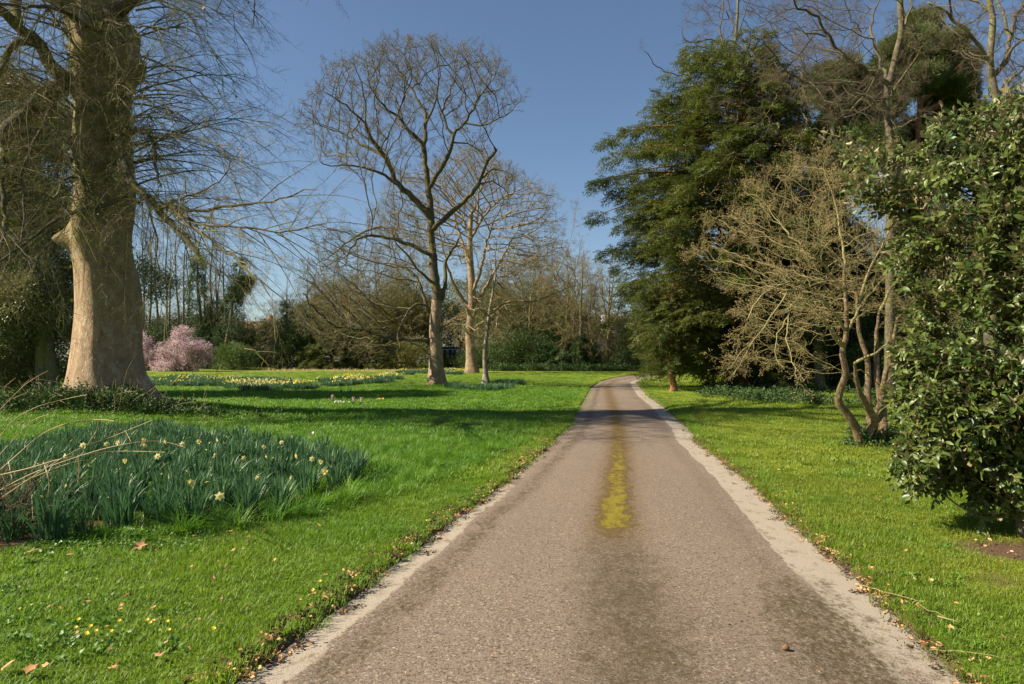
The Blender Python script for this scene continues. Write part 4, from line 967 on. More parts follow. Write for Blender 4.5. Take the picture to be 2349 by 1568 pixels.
yew('yew_tree', 'small bushy yew on a thin crooked trunk at the edge of the drive bend', yb, (897 - 640) * k3, lambda h, az: k3 * 88 * max(.25, math.sin(min(1, max(0, (h - .8) / 6.0)) * 2.6 + .35)), 110, 22, S['yew'], r0=.05, hem=1.5, dens=2.2, sc=(.6, 1.0), droop=.4)
crk = [(1545, 898), (1545, 880), (1538, 862), (1540, 845), (1534, 828), (1533, 805), (1530, 780)]
cr_root = [o for o in SC.objects if o.name.startswith('yew_tree')][-1]
q = resample([at(x, y, yb[1]) - yb for x, y in crk], .12); link('trunk', tube_mesh('crooked_trunk', [(q, np.linspace(.17, .10, len(q)) * (1 + .5 * np.exp(-np.arange(len(q)) * .8)) * (1 + .08 * np.sin(np.arange(len(q)) * 2.1)))], M['red_bark'], .01, 12), cr_root)

def yew_at(label, x, yb_, w, yt, seed, src='yew_dark', nb=110, dens=1.3, pw=.8, r0=.3, name='yew_tree', hem=.5, Y=None, group=None, droop=.35, cat='tree'):
    b = gp(x, yb_) if Y is None else np.array([at(x, yb_, Y)[0], Y, 0.0]); b[2] = float(height(b[0], b[1])); k = px2m(b[1]); Ht = at(x, yt, b[1])[2] - b[2]; W = w * k / 2
    return yew(name, label, b, Ht, lambda h, az: W * max(.12, (1 - max(0, h / Ht - .12) ** 1.6 * 1.05) ** pw), nb, seed, S[src], r0=r0, hem=hem, dens=dens, sc=(.8, 1.4), droop=droop, group=group, cat=cat)
yew_at('dark yew with skirts to the ground behind the twiggy shrub tree', 1850, 0, 460, 430, 31, Y=37.5, nb=190, dens=1.3, hem=.7)
yew_at('shadowy dark yew between the twiggy shrub tree and the glossy evergreen', 2150, 0, 470, 440, 32, Y=34, nb=150, hem=.5)
yew_at('dark conifer behind the glossy evergreen at the right edge', 2370, 0, 420, 380, 33, Y=30, nb=120, hem=.5)
yew_at('low dark yew closing the view beyond the drive bend', 1600, 0, 260, 640, 34, Y=62, nb=90, hem=.4)
yew_at('dark yew at the far end of the drive bend', 1500, 0, 200, 700, 35, Y=70, nb=70, hem=.4)

# ---------------- pines, seen between the bare trees at the upper right
def pine(label, x, Y, ytop, blobs, seed, trunkpx, group=None):
    rg = np.random.default_rng(seed); b = at(x, 860, Y); b[2] = float(height(b[0], b[1])); k = px2m(Y); root = thing('pine_tree', label, 'tree', b, group)
    tp = resample([at(px_, py_, Y) - b for px_, py_ in trunkpx], .4); tp[0, 2] = -.2; link('trunk', tube_mesh('trunk', [(tp, np.linspace(.34, .10, len(tp)))], M['red_bark'], .01, 12), root)
    ch = []; pp, dd = [], []
    for (bx, by, bw, bh, n) in blobs:
        n = int(n * 1.5); bw *= 1.15; bh *= 1.15
        c = at(bx, by, Y + rg.uniform(-1.5, 1.5)) - b; kk = np.argmin(np.linalg.norm(tp - (c - [0, 0, 1.8]), axis=1)); st = tp[kk]
        q = resample([st, (st + c) / 2 + np.array([0, 0, -.3]), c], .4); ch.append((q, np.linspace(.13, .03, len(q))))
        lobes = [(c[0] + rg.uniform(-.5, .5) * bw * k * .5, c[1] + rg.uniform(-1, 1), c[2] + rg.uniform(-.4, .4) * bh * k * .5, bw * k * .30, bw * k * .28, bh * k * .30) for _ in range(5)]
        p_, d_ = lobe_points(lobes, int(n * 2.2), rg, inner=.35, bump=.35, freq=1.0, gap=-.2); pp.append(p_); dd.append(norm(d_ + np.array([0, 0, .6]) + rg.normal(0, .4, d_.shape)))
        for j in range(5): e = c + rg.normal(0, .3, 3) * np.array([bw * k * .6, 1.2, bh * k * .5]); ch.append((resample([q[-2], (q[-1] + e) / 2 + [0, 0, .1], e], .4), None))
    ch = [(a, r if r is not None else np.linspace(.04, .012, len(a))) for a, r in ch]
    o = link('boughs', tube_mesh('boughs', ch, M['red_bark'], .06, 7, 5, 4, .02), root); o['kind'] = 'stuff'
    pp, dd = np.concatenate(pp), np.concatenate(dd); scatter('foliage', pp, dir_euler(dd), rg.uniform(.9, 1.5, len(pp)), S['pine'], root)
pine('tall pine with a domed crown showing between the bare branches at upper right', 2105, 45, 40, [(2100, 75, 70, 70, 330), (2070, 115, 80, 60, 330), (2150, 125, 90, 60, 380), (2200, 155, 60, 50, 220), (2040, 165, 80, 60, 330), (2120, 185, 90, 40, 260), (2190, 200, 70, 30, 150), (2000, 210, 60, 50, 220)], 41,
     [(2115, 860), (2112, 500), (2105, 330), (2110, 230), (2100, 150), (2100, 80)])
pine('lighter green pine beside the big yew with its lower crown hidden by bare twigs', 1940, 43, 150, [(1920, 175, 70, 60, 280), (1900, 230, 90, 80, 400), (1960, 200, 80, 60, 300), (1990, 270, 100, 80, 380), (1900, 310, 110, 80, 420), (1980, 340, 120, 80, 420), (1930, 400, 120, 90, 400)], 42,
     [(1935, 860), (1935, 500), (1930, 330), (1925, 180)])
pine('dense dark pine behind the glossy evergreen at the far right', 2250, 46, 200, [(2180, 250, 110, 70, 380), (2260, 290, 120, 90, 420), (2200, 360, 130, 100, 420), (2320, 350, 120, 120, 420), (2080, 330, 120, 90, 400), (2130, 420, 140, 100, 420)], 43,
     [(2250, 860), (2250, 500), (2240, 380), (2230, 270)])

# ---------------- tall bare birches upper right
TB = [dict(label='tall bare mossy tree forking in front of the pine at upper right', Y=27, trunk=[(2040, 880), (2042, 600), (2044, 430), (2040, 300)] + c6([(525, 600), (530, 500), (560, 380), (580, 290), (605, 190), (605, 90), (600, 0), (605, -150)]),
           limbs=[(c6([(525, 560), (450, 545), (390, 500), (280, 462), (190, 455), (100, 452), (20, 410), (-60, 330), (-150, 200)]), -2, .10, .02), (c6([(520, 450), (400, 380), (340, 350), (270, 270), (210, 195), (160, 120), (100, 75), (40, 50), (20, -20)]), -2.5, .10, .03),
                  (c6([(210, 195), (130, 185), (70, 180), (20, 150)]), -1, .04, .015), (c6([(525, 500), (520, 400), (480, 300), (440, 180), (450, 60), (500, -60)]), 1.5, .08, .02), (c6([(600, 190), (650, 80), (660, 10), (640, -80)]), 1, .07, .02), (c6([(540, 560), (620, 420), (700, 300), (760, 220)]), -2, .07, .02),
                  (c6([(520, 620), (600, 700), (700, 640), (820, 620)]), -1.5, .05, .02)],
           crown=[(c6([(-200, 150), (0, -50), (300, -150), (700, -150), (800, 200), (700, 560), (500, 620), (250, 600), (0, 520), (-150, 420)]), 1.0)], n=2300, r0=.20, r1=.10, seed=51),
      dict(label='tall bare pale barked tree leaning up past the right edge', Y=24, trunk=[(2270, 900), (2275, 600), (2280, 400)] + c6([(1130, 600), (1110, 450), (1095, 330), (1105, 200), (1110, 100), (1090, 0), (1080, -150)]),
           limbs=[(c6([(1130, 430), (1090, 330), (1040, 270), (980, 200), (920, 150), (880, 120), (820, 70), (755, 40)]), -2, .09, .025), (c6([(1040, 275), (970, 290), (890, 292)]), -.5, .05, .02), (c6([(910, 140), (890, 80), (870, 30), (860, -60)]), -1, .06, .02),
                  (c6([(1110, 420), (1180, 330), (1190, 200), (1200, 120), (1240, 60), (1290, -20)]), 1.5, .10, .04), (c6([(1170, 360), (1220, 270), (1280, 220), (1400, 180)]), -1, .07, .02), (c6([(1160, 210), (1170, 60), (1140, -60)]), 1, .07, .02), (c6([(1090, 70), (1040, 30), (1000, 0), (900, -60)]), 1, .05, .02),
                  (c6([(1120, 560), (1180, 460), (1280, 380), (1400, 300)]), -2, .07, .02)],
           crown=[(c6([(740, 0), (800, -150), (1400, -150), (1500, 400), (1300, 480), (1100, 480), (950, 330), (860, 220)]), 1.0)], n=1500, r0=.24, r1=.08, seed=52),
      dict(label='dark bare treetop rising above the big yew', Y=42, trunk=[(1760, 880), (1750, 500), (1730, 250), (1700, 180), (1685, 130), (1688, 80), (1692, 30), (1695, -60)],
           limbs=[([(1690, 160), (1665, 128), (1650, 105), (1630, 92), (1595, 98), (1570, 85), (1568, 60)], -1, .08, .02), ([(1655, 108), (1652, 60), (1660, 20), (1655, -30)], .8, .06, .02), ([(1690, 60), (1670, 30), (1655, -10)], .5, .05, .02), ([(1690, 90), (1705, 40), (1720, -10)], -.5, .05, .02),
                  ([(1740, 250), (1640, 170), (1560, 165), (1510, 150), (1495, 130), (1480, 110)], -3, .06, .02), ([(1720, 250), (1790, 170), (1840, 120), (1880, 50), (1870, -30)], 1, .08, .02), ([(1730, 280), (1830, 220), (1850, 150), (1790, 90), (1760, 40)], -1, .07, .02)],
           crown=[([(1560, 130), (1560, 40), (1620, -40), (1740, -60), (1960, -60), (1960, 120), (1900, 260), (1750, 260), (1640, 120)], 1.0)], n=1300, r0=.25, r1=.06, seed=53),
      dict(label='bare grey tree filling the gap between the yew and the pines', Y=33, trunk=[(1880, 880), (1870, 620), (1880, 420), (1870, 330), (1850, 250), (1840, 180)],
           limbs=[([(1780, 390), (1740, 350), (1700, 320), (1690, 290), (1700, 260)], -1, .07, .02), ([(1870, 420), (1810, 400), (1760, 372), (1720, 360), (1650, 355)], -4, .10, .03), ([(1870, 360), (1920, 280), (1980, 220), (2020, 150)], 1, .08, .02), ([(1860, 300), (1800, 220), (1780, 150)], -2, .07, .02)],
           crown=[([(1600, 380), (1640, 230), (1750, 120), (1900, 90), (2050, 150), (2100, 330), (2080, 480), (1900, 520), (1700, 480)], 1.0)], n=3200, r0=.22, r1=.06, seed=54)]
for d in TB:
    tree('bare_tree', d['label'], 'tree', d['Y'], d['trunk'], d['r0'], d['r1'], d['limbs'], d['crown'], d['n'], 4.0, .32, M['mossy_bark'] if d['seed'] == 51 else M['grey_bark'], M['mossy_bark'] if d['seed'] != 53 else M['dark_twig'],
         S['birch_twig'], seed=d['seed'], tip=.010, sscale=(.5, 1.0), di=2.4, dk=.5, sprays=.85 if d['seed'] != 54 else .3, cw=.18)

# ---------------- multi-stemmed twiggy shrub tree on the right lawn
YS = 13.0
st = [c8([(524, 985), (510, 930), (480, 870), (450, 825), (418, 785), (407, 735), (420, 690), (438, 650), (443, 600), (430, 560), (422, 500), (440, 430), (445, 350), (440, 280), (430, 180), (425, 60)]),
      c8([(553, 975), (560, 930), (600, 880), (585, 830), (560, 790), (535, 750), (515, 710), (498, 650), (488, 590), (486, 570)]),
      c8([(575, 940), (578, 880), (568, 800), (562, 720), (563, 620), (560, 560), (535, 470), (520, 400), (512, 300), (500, 200)]),
      c8([(600, 890), (612, 840), (622, 780), (640, 700), (660, 620), (690, 540), (700, 440), (720, 330)]),
      c8([(628, 985), (632, 930), (640, 870), (628, 780), (612, 700), (600, 620), (598, 520), (600, 420), (615, 300)])]
sk = Skel(); ph = [PI, 2.5, 1.2, 0.3, -1.0]; gS = gp(1998, 1022); orgS = np.array([gS[0], gS[1], gS[2]]); YS = gS[1]
shrub = thing('twiggy_shrub_tree', 'many stemmed bare twiggy tree with lichen spotted red brown stems on the right lawn', 'tree', orgS)
offY = [-.15, -.05, .15, .05, -.2]; RS = [.055, .05, .05, .05, .05]; RS0 = [.085, .09, .075, .07, .09]
for k, s_ in enumerate(st):
    pts = [at(x, y, YS + offY[k] + (i_ / len(s_)) * [-.8, -1.2, .3, -.4, .9][k]) for i_, (x, y) in enumerate(s_)]
    if k in (0, 1, 4): pts[0][2] = float(height(pts[0][0], pts[0][1])) - .08
    sk.add_limb(pts, RS0[k], .022, .14, k, start=None if k == 0 else (sk.nearest(pts[0]) if k in (2, 3) else -1), wob=.008)
SL = [(c8([(425, 500), (385, 420), (345, 350), (300, 300), (255, 235), (200, 200), (100, 210)]), -1.0, .045, .012), (c8([(440, 430), (480, 340), (540, 250), (600, 180)]), 1, .03, .01), (c8([(486, 575), (540, 540), (600, 520), (660, 470)]), -.8, .03, .01),
      (c8([(430, 400), (350, 260), (230, 160), (120, 160), (0, 240), (-60, 340)]), -1.6, .028, .008), (c8([(350, 330), (200, 240), (150, 330), (140, 420), (170, 540), (200, 630)]), -1.6, .016, .005), (c8([(150, 320), (90, 420), (80, 520), (130, 600)]), -.6, .010, .004),
      (c8([(150, 220), (60, 330), (-40, 480), (-90, 560), (-130, 620)]), -.8, .014, .005), (c8([(-40, 470), (-120, 540), (-160, 600)]), -.4, .008, .004), (c8([(430, 180), (330, 60), (200, -60), (60, -120)]), -1, .03, .01), (c8([(510, 280), (560, 100), (640, -60), (700, -200)]), .5, .03, .01),
      (c8([(425, 60), (420, -120), (380, -280), (340, -380)]), .5, .025, .008), (c8([(610, 300), (700, 150), (800, 40), (880, -40)]), 1, .03, .01), (c8([(700, 400), (820, 300), (900, 230)]), .3, .02, .008), (c8([(560, 640), (520, 600), (470, 620), (400, 590)]), -.6, .012, .005),
      (c8([(640, 700), (720, 600), (830, 520)]), -.5, .015, .006)]
for k, (pxs, dY, a, b) in enumerate(SL):
    q, kk = limb_pts(sk, pxs, dY, RNG); sk.add_limb(q, a, b, .12, 5 + k, start=kk, wob=.010)
crS = [([(1640, 660), (1590, 590), (1620, 500), (1700, 430), (1780, 380), (1900, 345), (2020, 340), (2140, 400), (2220, 520), (2230, 700), (2150, 760), (2060, 740), (2000, 720), (1900, 760), (1840, 740), (1780, 680), (1700, 690)], .85),
       ([(1690, 690), (1800, 620), (1870, 700), (1870, 840), (1830, 870), (1780, 830), (1700, 850), (1640, 820), (1700, 760)], .12)]
A_ = attract(crS, YS - .3, 2.0, 5000, np.random.default_rng(9)); sk.colonize(A_, .12, .8, .15, 80, (0, 0, 0), .24, np.random.default_rng(10), rad=orgS + np.array([0, 0, 1.4]), radw=.30)
chains, tips = sk.finish(.0030, 2.7)
fine = []
for li in sorted(chains):
    cs = [(a - orgS, b) for a, b in chains[li]]; thick = [c for c in cs if c[1][0] > .018]; fine += [c for c in cs if c[1][0] <= .018]
    if thick: link('stem' if li < 5 else 'limb', tube_mesh('stem', thick, M['lichen_bark'] if li < 5 else M['pale_twig'], .03, 12, 7, 5, .012), shrub)
o = link('branches', tube_mesh('branches', fine, M['pale_twig'], .03, 6, 5, 3, .008), shrub); o['kind'] = 'stuff'
rg = np.random.default_rng(12); thin = np.array([k for k in range(len(sk.P)) if sk.R[k] < .010 and sk.par_a[k] >= 0]); thin = thin[rg.random(len(thin)) < .22]; D = norm(sk.P[thin] - sk.P[sk.par_a[thin]])
scatter('twigs', sk.P[thin] - orgS, dir_euler(norm(D + rg.normal(0, .45, D.shape))), rg.uniform(.4, 1.0, len(thin)), S['shrub_twig'], shrub)
n_ = 260; a = rg.uniform(0, 2 * PI, n_); r = rg.random(n_) ** .6 * .55; p_ = np.stack([np.cos(a) * r, np.sin(a) * r * .7, rg.random(n_) ** 2 * .35], 1)
scatter('base_ivy', p_, rg.uniform(-1, 1, (n_, 3)), rg.uniform(.5, .9, n_), S['ivy_small'], shrub)

# ---------------- glossy evergreen bush at the right edge
def good_leaf(name, mat, seed, L=.075, W=.038):
    rg = np.random.default_rng(seed); n = 4; s = np.linspace(0, 1, n + 1); w = W * np.array([0.05, .75, 1, .72, 0]) / 2; z = -0.16 * L * s ** 2 * rg.uniform(.3, 1.6); V = []
    for k in range(n + 1):
        fold = w[k] * .35; wv = rg.normal(0, .004)
        V += [[s[k] * L, w[k], z[k] + fold + wv], [s[k] * L, 0, z[k]], [s[k] * L, -w[k], z[k] + fold - wv]]
    Fq = []
    for k in range(n): a_ = 3 * k; Fq += [[a_, a_ + 1, a_ + 4, a_ + 3], [a_ + 1, a_ + 2, a_ + 5, a_ + 4]]
    return np.array(V), np.array(Fq)
def sprig(name, mat, twig, n=6, L=.42, k=15, ll=(.055, .085), seed=1):
    out = []
    for v in range(n):
        rg = np.random.default_rng(seed * 19 + v); m = 8; pts = [np.zeros(3)]; d = np.array([1., 0, 0])
        for _ in range(m): d = norm(d + rg.normal(0, .09, 3)); pts.append(pts[-1] + d * L / m)
        pts = np.array(pts); V, q = tubes([(pts, np.linspace(.0032, .0015, m + 1))], 4); Fs = [q]; Vs = [V]; mi = [0] * len(q); o = len(V)
        for j in range(k):
            s = .2 + .8 * j / (k - 1); p = pts[min(m, int(s * m))]; az = j * 2.4 + rg.normal(0, .4); side = np.array([0, math.cos(az), math.sin(az)])
            dd = norm(d * rg.uniform(.3, 1.0) + side * (1.0 if j < k - 1 else .1)); upv = norm(np.array([.0, 0, 1.]) + d * .5 + rg.normal(0, .45, 3)); sv = norm(np.cross(upv, dd)); uv = np.cross(dd, sv); ln = rg.uniform(*ll)
            lv, lf = good_leaf('', mat, seed * 991 + v * 37 + j, ln, ln * rg.uniform(.36, .50)); w = p + lv[:, :1] * dd + lv[:, 1:2] * sv + lv[:, 2:] * uv; Vs.append(w); Fs.append(lf + o); mi += [1] * len(lf); o += len(w)
        out.append(mk_mesh('%s_%d' % (name, v), np.concatenate(Vs), Fs, [twig, mat], midx=mi))
    return source(name, out)
M['yellow_stem'] = flat_mat('yellow_stem', (0.30, 0.26, 0.08), (0.40, 0.33, 0.13), 8)
S['sprig'] = sprig('sprig', M['bush_leaf'], M['yellow_stem'], 8, ll=(.055, .092))
gB = gp(2440, 1255); bushR = thing('glossy_evergreen', 'large glossy leaved evergreen with pale undersides spilling in at the right edge', 'shrub', gB); rg = np.random.default_rng(61)
OUT = [(2420, 195), (2349, 212), (2290, 232), (2200, 262), (2120, 300), (2060, 330), (1985, 318), (1905, 300), (1900, 340), (1960, 385), (1925, 455), (1990, 470), (2040, 500), (2075, 545), (2030, 600), (2085, 650), (2110, 700), (2090, 760), (2050, 800), (2085, 850), (2045, 905), (2085, 950),
       (2110, 985), (2050, 1040), (2075, 1075), (2060, 1110), (2125, 1125), (2190, 1100), (2225, 1115), (2235, 1175), (2275, 1215), (2330, 1240), (2420, 1260)]
oa = np.array(OUT, float); n_ = 9000; q = rg.uniform([1890, 190], [2520, 1262], (n_ * 3, 2)); ins = inpoly(q[:, 0], q[:, 1], OUT + [(2560, 1262), (2560, 195)]); q = q[ins]
# depth of the leafy shell bulges towards the viewer away from the outline
seg = np.array([[oa[i_], oa[i_ + 1]] for i_ in range(len(oa) - 1)])
def dist_out(q):
    best = np.full(len(q), 1e9)
    for a_, b_ in seg:
        ab = b_ - a_; t_ = np.clip(((q - a_) @ ab) / (ab @ ab), 0, 1); best = np.minimum(best, np.linalg.norm(q - (a_ + t_[:, None] * ab), axis=1))
    return best
dd = dist_out(q); bulge = np.sqrt(np.clip(dd, 0, 320) / 320)
hfac = sst(1250, 300, q[:, 1]) * 0 + 1
Yc = 6.5 + 0.0 * q[:, 1]; front = Yc - 1.25 * bulge; back = Yc + 1.1 * bulge + .1
pn = np.stack([q[:, 0] / 60, q[:, 1] / 60, np.zeros(len(q))], 1); nz = vnoise(pn, 1.0) + .5 * vnoise(pn, 2.3)
side = rg.random(len(q)); Yd = np.where(side < .72, front + .28 * nz + np.abs(rg.normal(0, .16, len(q))), rg.uniform(0, 1, len(q)) * (back - front) + front)
keep = (rg.random(len(q)) < np.clip((nz + .32) * .85, 0, .75)) | (dd < 16) & (rg.random(len(q)) < .3)
keep &= ~((q[:, 0] < 2230) & (q[:, 1] < 620) & (rg.random(len(q)) < .55)); top_thin = (q[:, 0] < 2110) & (q[:, 1] < 520); keep &= ~(top_thin & (rg.random(len(q)) < .66)); q, Yd, dd = q[keep], Yd[keep], dd[keep]
pos = np.array([at(x, y, Y_) for (x, y), Y_ in zip(q, Yd)]); ctr = np.array([gB[0] + .2, 6.9, 0]); outd = pos - ctr; outd[:, 2] = (pos[:, 2] - 1.6) * .25
D = norm(norm(outd) + rg.normal(0, .28, pos.shape) + .35 * np.stack([vnoise(pos, 1.6), vnoise(pos + 7, 1.6), vnoise(pos + 13, 1.6)], 1) + np.array([-.15, -.1, .12])); D[pos[:, 2] < .9] += [0, 0, -.2]
kk = pos[:, 2] > .18; pos, D = pos[kk], D[kk]
ps = pos - norm(D) * .36
scatter('foliage', ps - gB, dir_euler(D, rg.normal(0, 1.2, len(D))), rg.uniform(.7, 1.25, len(D)), S['sprig'], bushR)
# branches of the bush: from the trunk to shell points
chB = []; tB = [np.array([0, .3, -.1]), np.array([-.05, .35, .9]), np.array([.05, .3, 2.2]), np.array([-.1, .4, 3.4])]; tq = resample(tB, .2); link('trunk', tube_mesh('trunk', [(tq, np.linspace(.14, .05, len(tq)))], M['grey_bark'], .01, 12), bushR)
for k in rg.choice(len(ps), 420, replace=False):
    e = ps[k] - gB; z = np.clip(e[2] - rg.uniform(.2, .9), .2, 3.4); s_ = tq[np.argmin(np.abs(tq[:, 2] - z))]; m_ = (s_ + e) / 2 + rg.normal(0, .10, 3) + [0, 0, .05]; c_ = resample([s_, m_, e], .18); chB.append((c_, np.linspace(.016, .003, len(c_))))
o = link('branches', tube_mesh('branches', chB, M['grey_bark'], .05, 6, 5, 4, .01), bushR); o['kind'] = 'stuff'
leaf_m = []
for v in range(6):
    lv, lf = good_leaf('', None, 900 + v, .085, .045); leaf_m.append(mk_mesh('leaf', lv, [lf], M['bush_leaf']))
near = np.argsort(Yd[kk] + rg.random(kk.sum()) * 1.2)[:300]
for j, k in enumerate(near):
    d = norm(D[k] + rg.normal(0, .5, 3)); e = dir_euler(d[None], np.array([rg.normal(0, .9)]))[0]; o = link('leaf', leaf_m[j % 6], bushR, pos[k] - gB + rg.normal(0, .04, 3) - [0, .04, 0], e); o.scale = (rg.uniform(.8, 1.25),) * 3

# ---------------- holm oak mass at the far left, behind the plane tree
b = at(20, 900, 27.0); b[2] = float(height(b[0], b[1])); k27 = px2m(27); holm = thing('holm_oak', 'big grey green evergreen oak behind the huge trunk at the left edge', 'tree', b)
rg = np.random.default_rng(71); lb = []
for (x, y, w, h) in [(20, 300, 150, 160), (110, 420, 120, 160), (0, 500, 160, 160), (120, 560, 110, 120), (40, 650, 170, 130), (130, 690, 100, 120), (20, 780, 150, 120), (-60, 850, 160, 80), (60, 250, 90, 80), (-100, 400, 200, 200), (70, 470, 120, 90), (-20, 240, 110, 70), (325, 640, 40, 40), (40, 850, 130, 45), (-30, 740, 160, 110), (60, 720, 150, 100), (140, 800, 70, 80), (0, 640, 140, 90)]:
    c = at(x, y, 27 + rg.uniform(-.8, .8)) - b; lb.append((c[0], c[1], c[2], w * k27 * .62, 2.4, h * k27 * .62))
leafy(holm, 'foliage', lb, 10500, S['holm'], seed=71, gap=-.35, freq=.8, inner=.75, zmin=.3, scale=(.8, 1.4))
ch = []
for (pts) in ([(100, 895), (98, 800), (95, 700), (85, 600), (70, 450), (60, 300)], [(118, 895), (120, 850), (112, 790), (130, 680)], [(97, 760), (40, 650), (0, 560)]):
    q = resample([at(x, y, 26.0) - b for x, y in pts], .3); ch.append((q, np.linspace(.28, .07, len(q))))
link('trunk', tube_mesh('trunk', ch[:1], M['grey_bark'], .01, 12), holm); [link('limb', tube_mesh('limb', [c], M['grey_bark'], .01, 8), holm) for c in ch[1:]]

# ================================================================== BACKGROUND, FLOWERS, GRASS, LITTER
def c5(pts): return [(290.4 + .23148 * x, 544.4 + .23148 * y) for x, y in pts]
# ---------------- row of slim bare poplars and ivy-clad trunks far left
def slim(label, xb, Y, ytop, xtop, seed, r=.16, group=None, ivy=None, fork=None, name='poplar_tree', spread=45, n=420, spray='bare_dark', bark='grey_bark', tm='dark_twig'):
    rg = np.random.default_rng(seed); m = 5; pts = [(xb + (xtop - xb) * (i_ / m) + rg.normal(0, 2) * (i_ > 0), 852 + (ytop - 852) * i_ / m) for i_ in range(m + 1)]; hh = 852 - ytop
    lb = [(fork, rg.uniform(-1, 1), r * .6, .03)] if fork else []
    for k in range(6):
        s = rg.uniform(.25, .8); x0, y0 = xb + (xtop - xb) * s, 852 - hh * s; sd_ = rg.choice([-1, 1]); l = rg.uniform(.5, 1) * spread
        lb.append(([(x0, y0), (x0 + sd_ * l * .35, y0 - l * .7), (x0 + sd_ * l * .55, y0 - l * 1.7)], rg.uniform(-2, 2), .06, .02))
    w = spread; cr = [([(xb - w * .5, 800), (xtop - w, 852 - hh * .45), (xtop - w * .7, 852 - hh * .85), (xtop, ytop - 12), (xtop + w * .7, 852 - hh * .85), (xtop + w, 852 - hh * .45), (xb + w * .5, 800)], 1.0)]
    root, sk, org = tree(name, label, 'tree', Y, pts, r, .02, lb, cr, n, 1.6, .55, M[bark], M[tm], S[spray], seed=seed, tip=.016, sscale=(.7, 1.3), di=3.5, dk=.8, trop=(0, 0, .25), tsides=8, group=group, flare=1.2, iters=50)
    if ivy:
        top, rad, nn = ivy; P_ = np.array([at(x, y, Y) for x, y in pts]) - org; q = resample(P_, .3); q = q[q[:, 2] < at(xb, top, Y)[2] - org[2]]
        chains = [q]
        if fork: f_ = np.array([at(x, y, Y) for x, y in fork]) - org; chains.append(resample(f_, .3))
        A_ = np.concatenate([c[rg.integers(0, len(c), nn // len(chains))] for c in chains]); a = rg.uniform(0, 2 * PI, len(A_)); zz = A_[:, 2] / max(.1, q[-1, 2]); rr = rad * (1.5 - .9 * np.clip(zz, 0, 1)) * rg.uniform(.5, 1.15, len(A_)) * (1 + .3 * vnoise(A_ * [1, 1, 1.0], .9))
        off = np.stack([np.cos(a), np.sin(a), np.zeros(len(a))], 1); scatter('ivy', A_ + off * rr[:, None] + rg.normal(0, .1, A_.shape), dir_euler(off + np.array([0, 0, -.1]) + rg.normal(0, .4, off.shape)), rg.uniform(.7, 1.4, len(A_)), S['ivy'], root)
    return root
PO = [(327, 500, 330), (343, 470, 347), (362, 520, 356), (381, 455, 383), (388, 560, 392), (408, 520, 402), (418, 480, 424), (432, 540, 430), (480, 500, 487), (497, 560, 505), (508, 520, 516), (470, 600, 470)]
ORD = 'first second third fourth fifth sixth seventh eighth ninth tenth eleventh twelfth'.split()
for k, (xb, yt, xt) in enumerate(PO):
    slim('%s slim bare poplar from the huge trunk in the thin row behind the blossom' % ORD[k], xb, 80 + (k * 37 % 11), yt, xt, 100 + k, r=.17 + .03 * (k % 3), group='slim bare poplars behind the blossom', n=230, spread=24)
slim('tall ivy clad trunk standing straight right above the blossom', 470, 76, 520, 444, 120, r=.3, ivy=(585, .85, 520), name='ivy_clad_tree', n=240, spread=30)
slim('leaning ivy clad tree with a forked green top right of the blossom', 510, 74, 560, 556, 121, r=.3, ivy=(590, .80, 700), fork=[(532, 690), (553, 662), (572, 636)], name='ivy_clad_tree', n=240, spread=30)
slim('ivy clad trunk half hidden between the two taller ivy trees', 492, 77, 590, 498, 122, r=.25, ivy=(690, 1.1, 420), name='ivy_clad_tree', n=180, spread=26)
slim('ivy clad tree trunk nearest the white house at the far end of the lawn', 1327, 72, 600, 1335, 123, r=.28, ivy=(760, .38, 200), name='ivy_clad_tree', n=420, spread=60, spray='bare_far')
slim('thin ivy clad trunk right beside the drive bend', 1358, 72, 640, 1352, 124, r=.2, ivy=(770, .32, 160), name='ivy_clad_tree', n=250, spread=40, spray='bare_far')
slim('narrow ivy trunk against the sky at the left end of the dark hedge', 657, 78, 640, 660, 125, r=.22, ivy=(690, .45, 200), name='ivy_clad_tree', n=200, spread=30)
slim('second narrow ivy trunk above the dark hedge', 712, 80, 620, 706, 126, r=.2, ivy=(700, .40, 170), name='ivy_clad_tree', n=260, spread=40)
for k, (xb, yt, xt, sp_) in enumerate([(760, 600, 770, 60), (815, 560, 822, 70), (868, 590, 860, 60), (1160, 590, 1170, 70), (1215, 600, 1225, 70), (1262, 570, 1268, 75), (1310, 585, 1300, 60), (1395, 610, 1400, 50), (905, 620, 915, 60), (950, 640, 940, 60), (1120, 640, 1120, 60)]):
    slim('%s pale twiggy bare tree along the woodland edge beyond the lawn' % ORD[k], xb, 84 + (k * 5 % 9), yt, xt, 140 + k, r=.22, group='bare trees in the far woodland edge', n=1300, spread=sp_ * 1.5, spray='bare_far', name='bare_tree', tm='olive_twig')
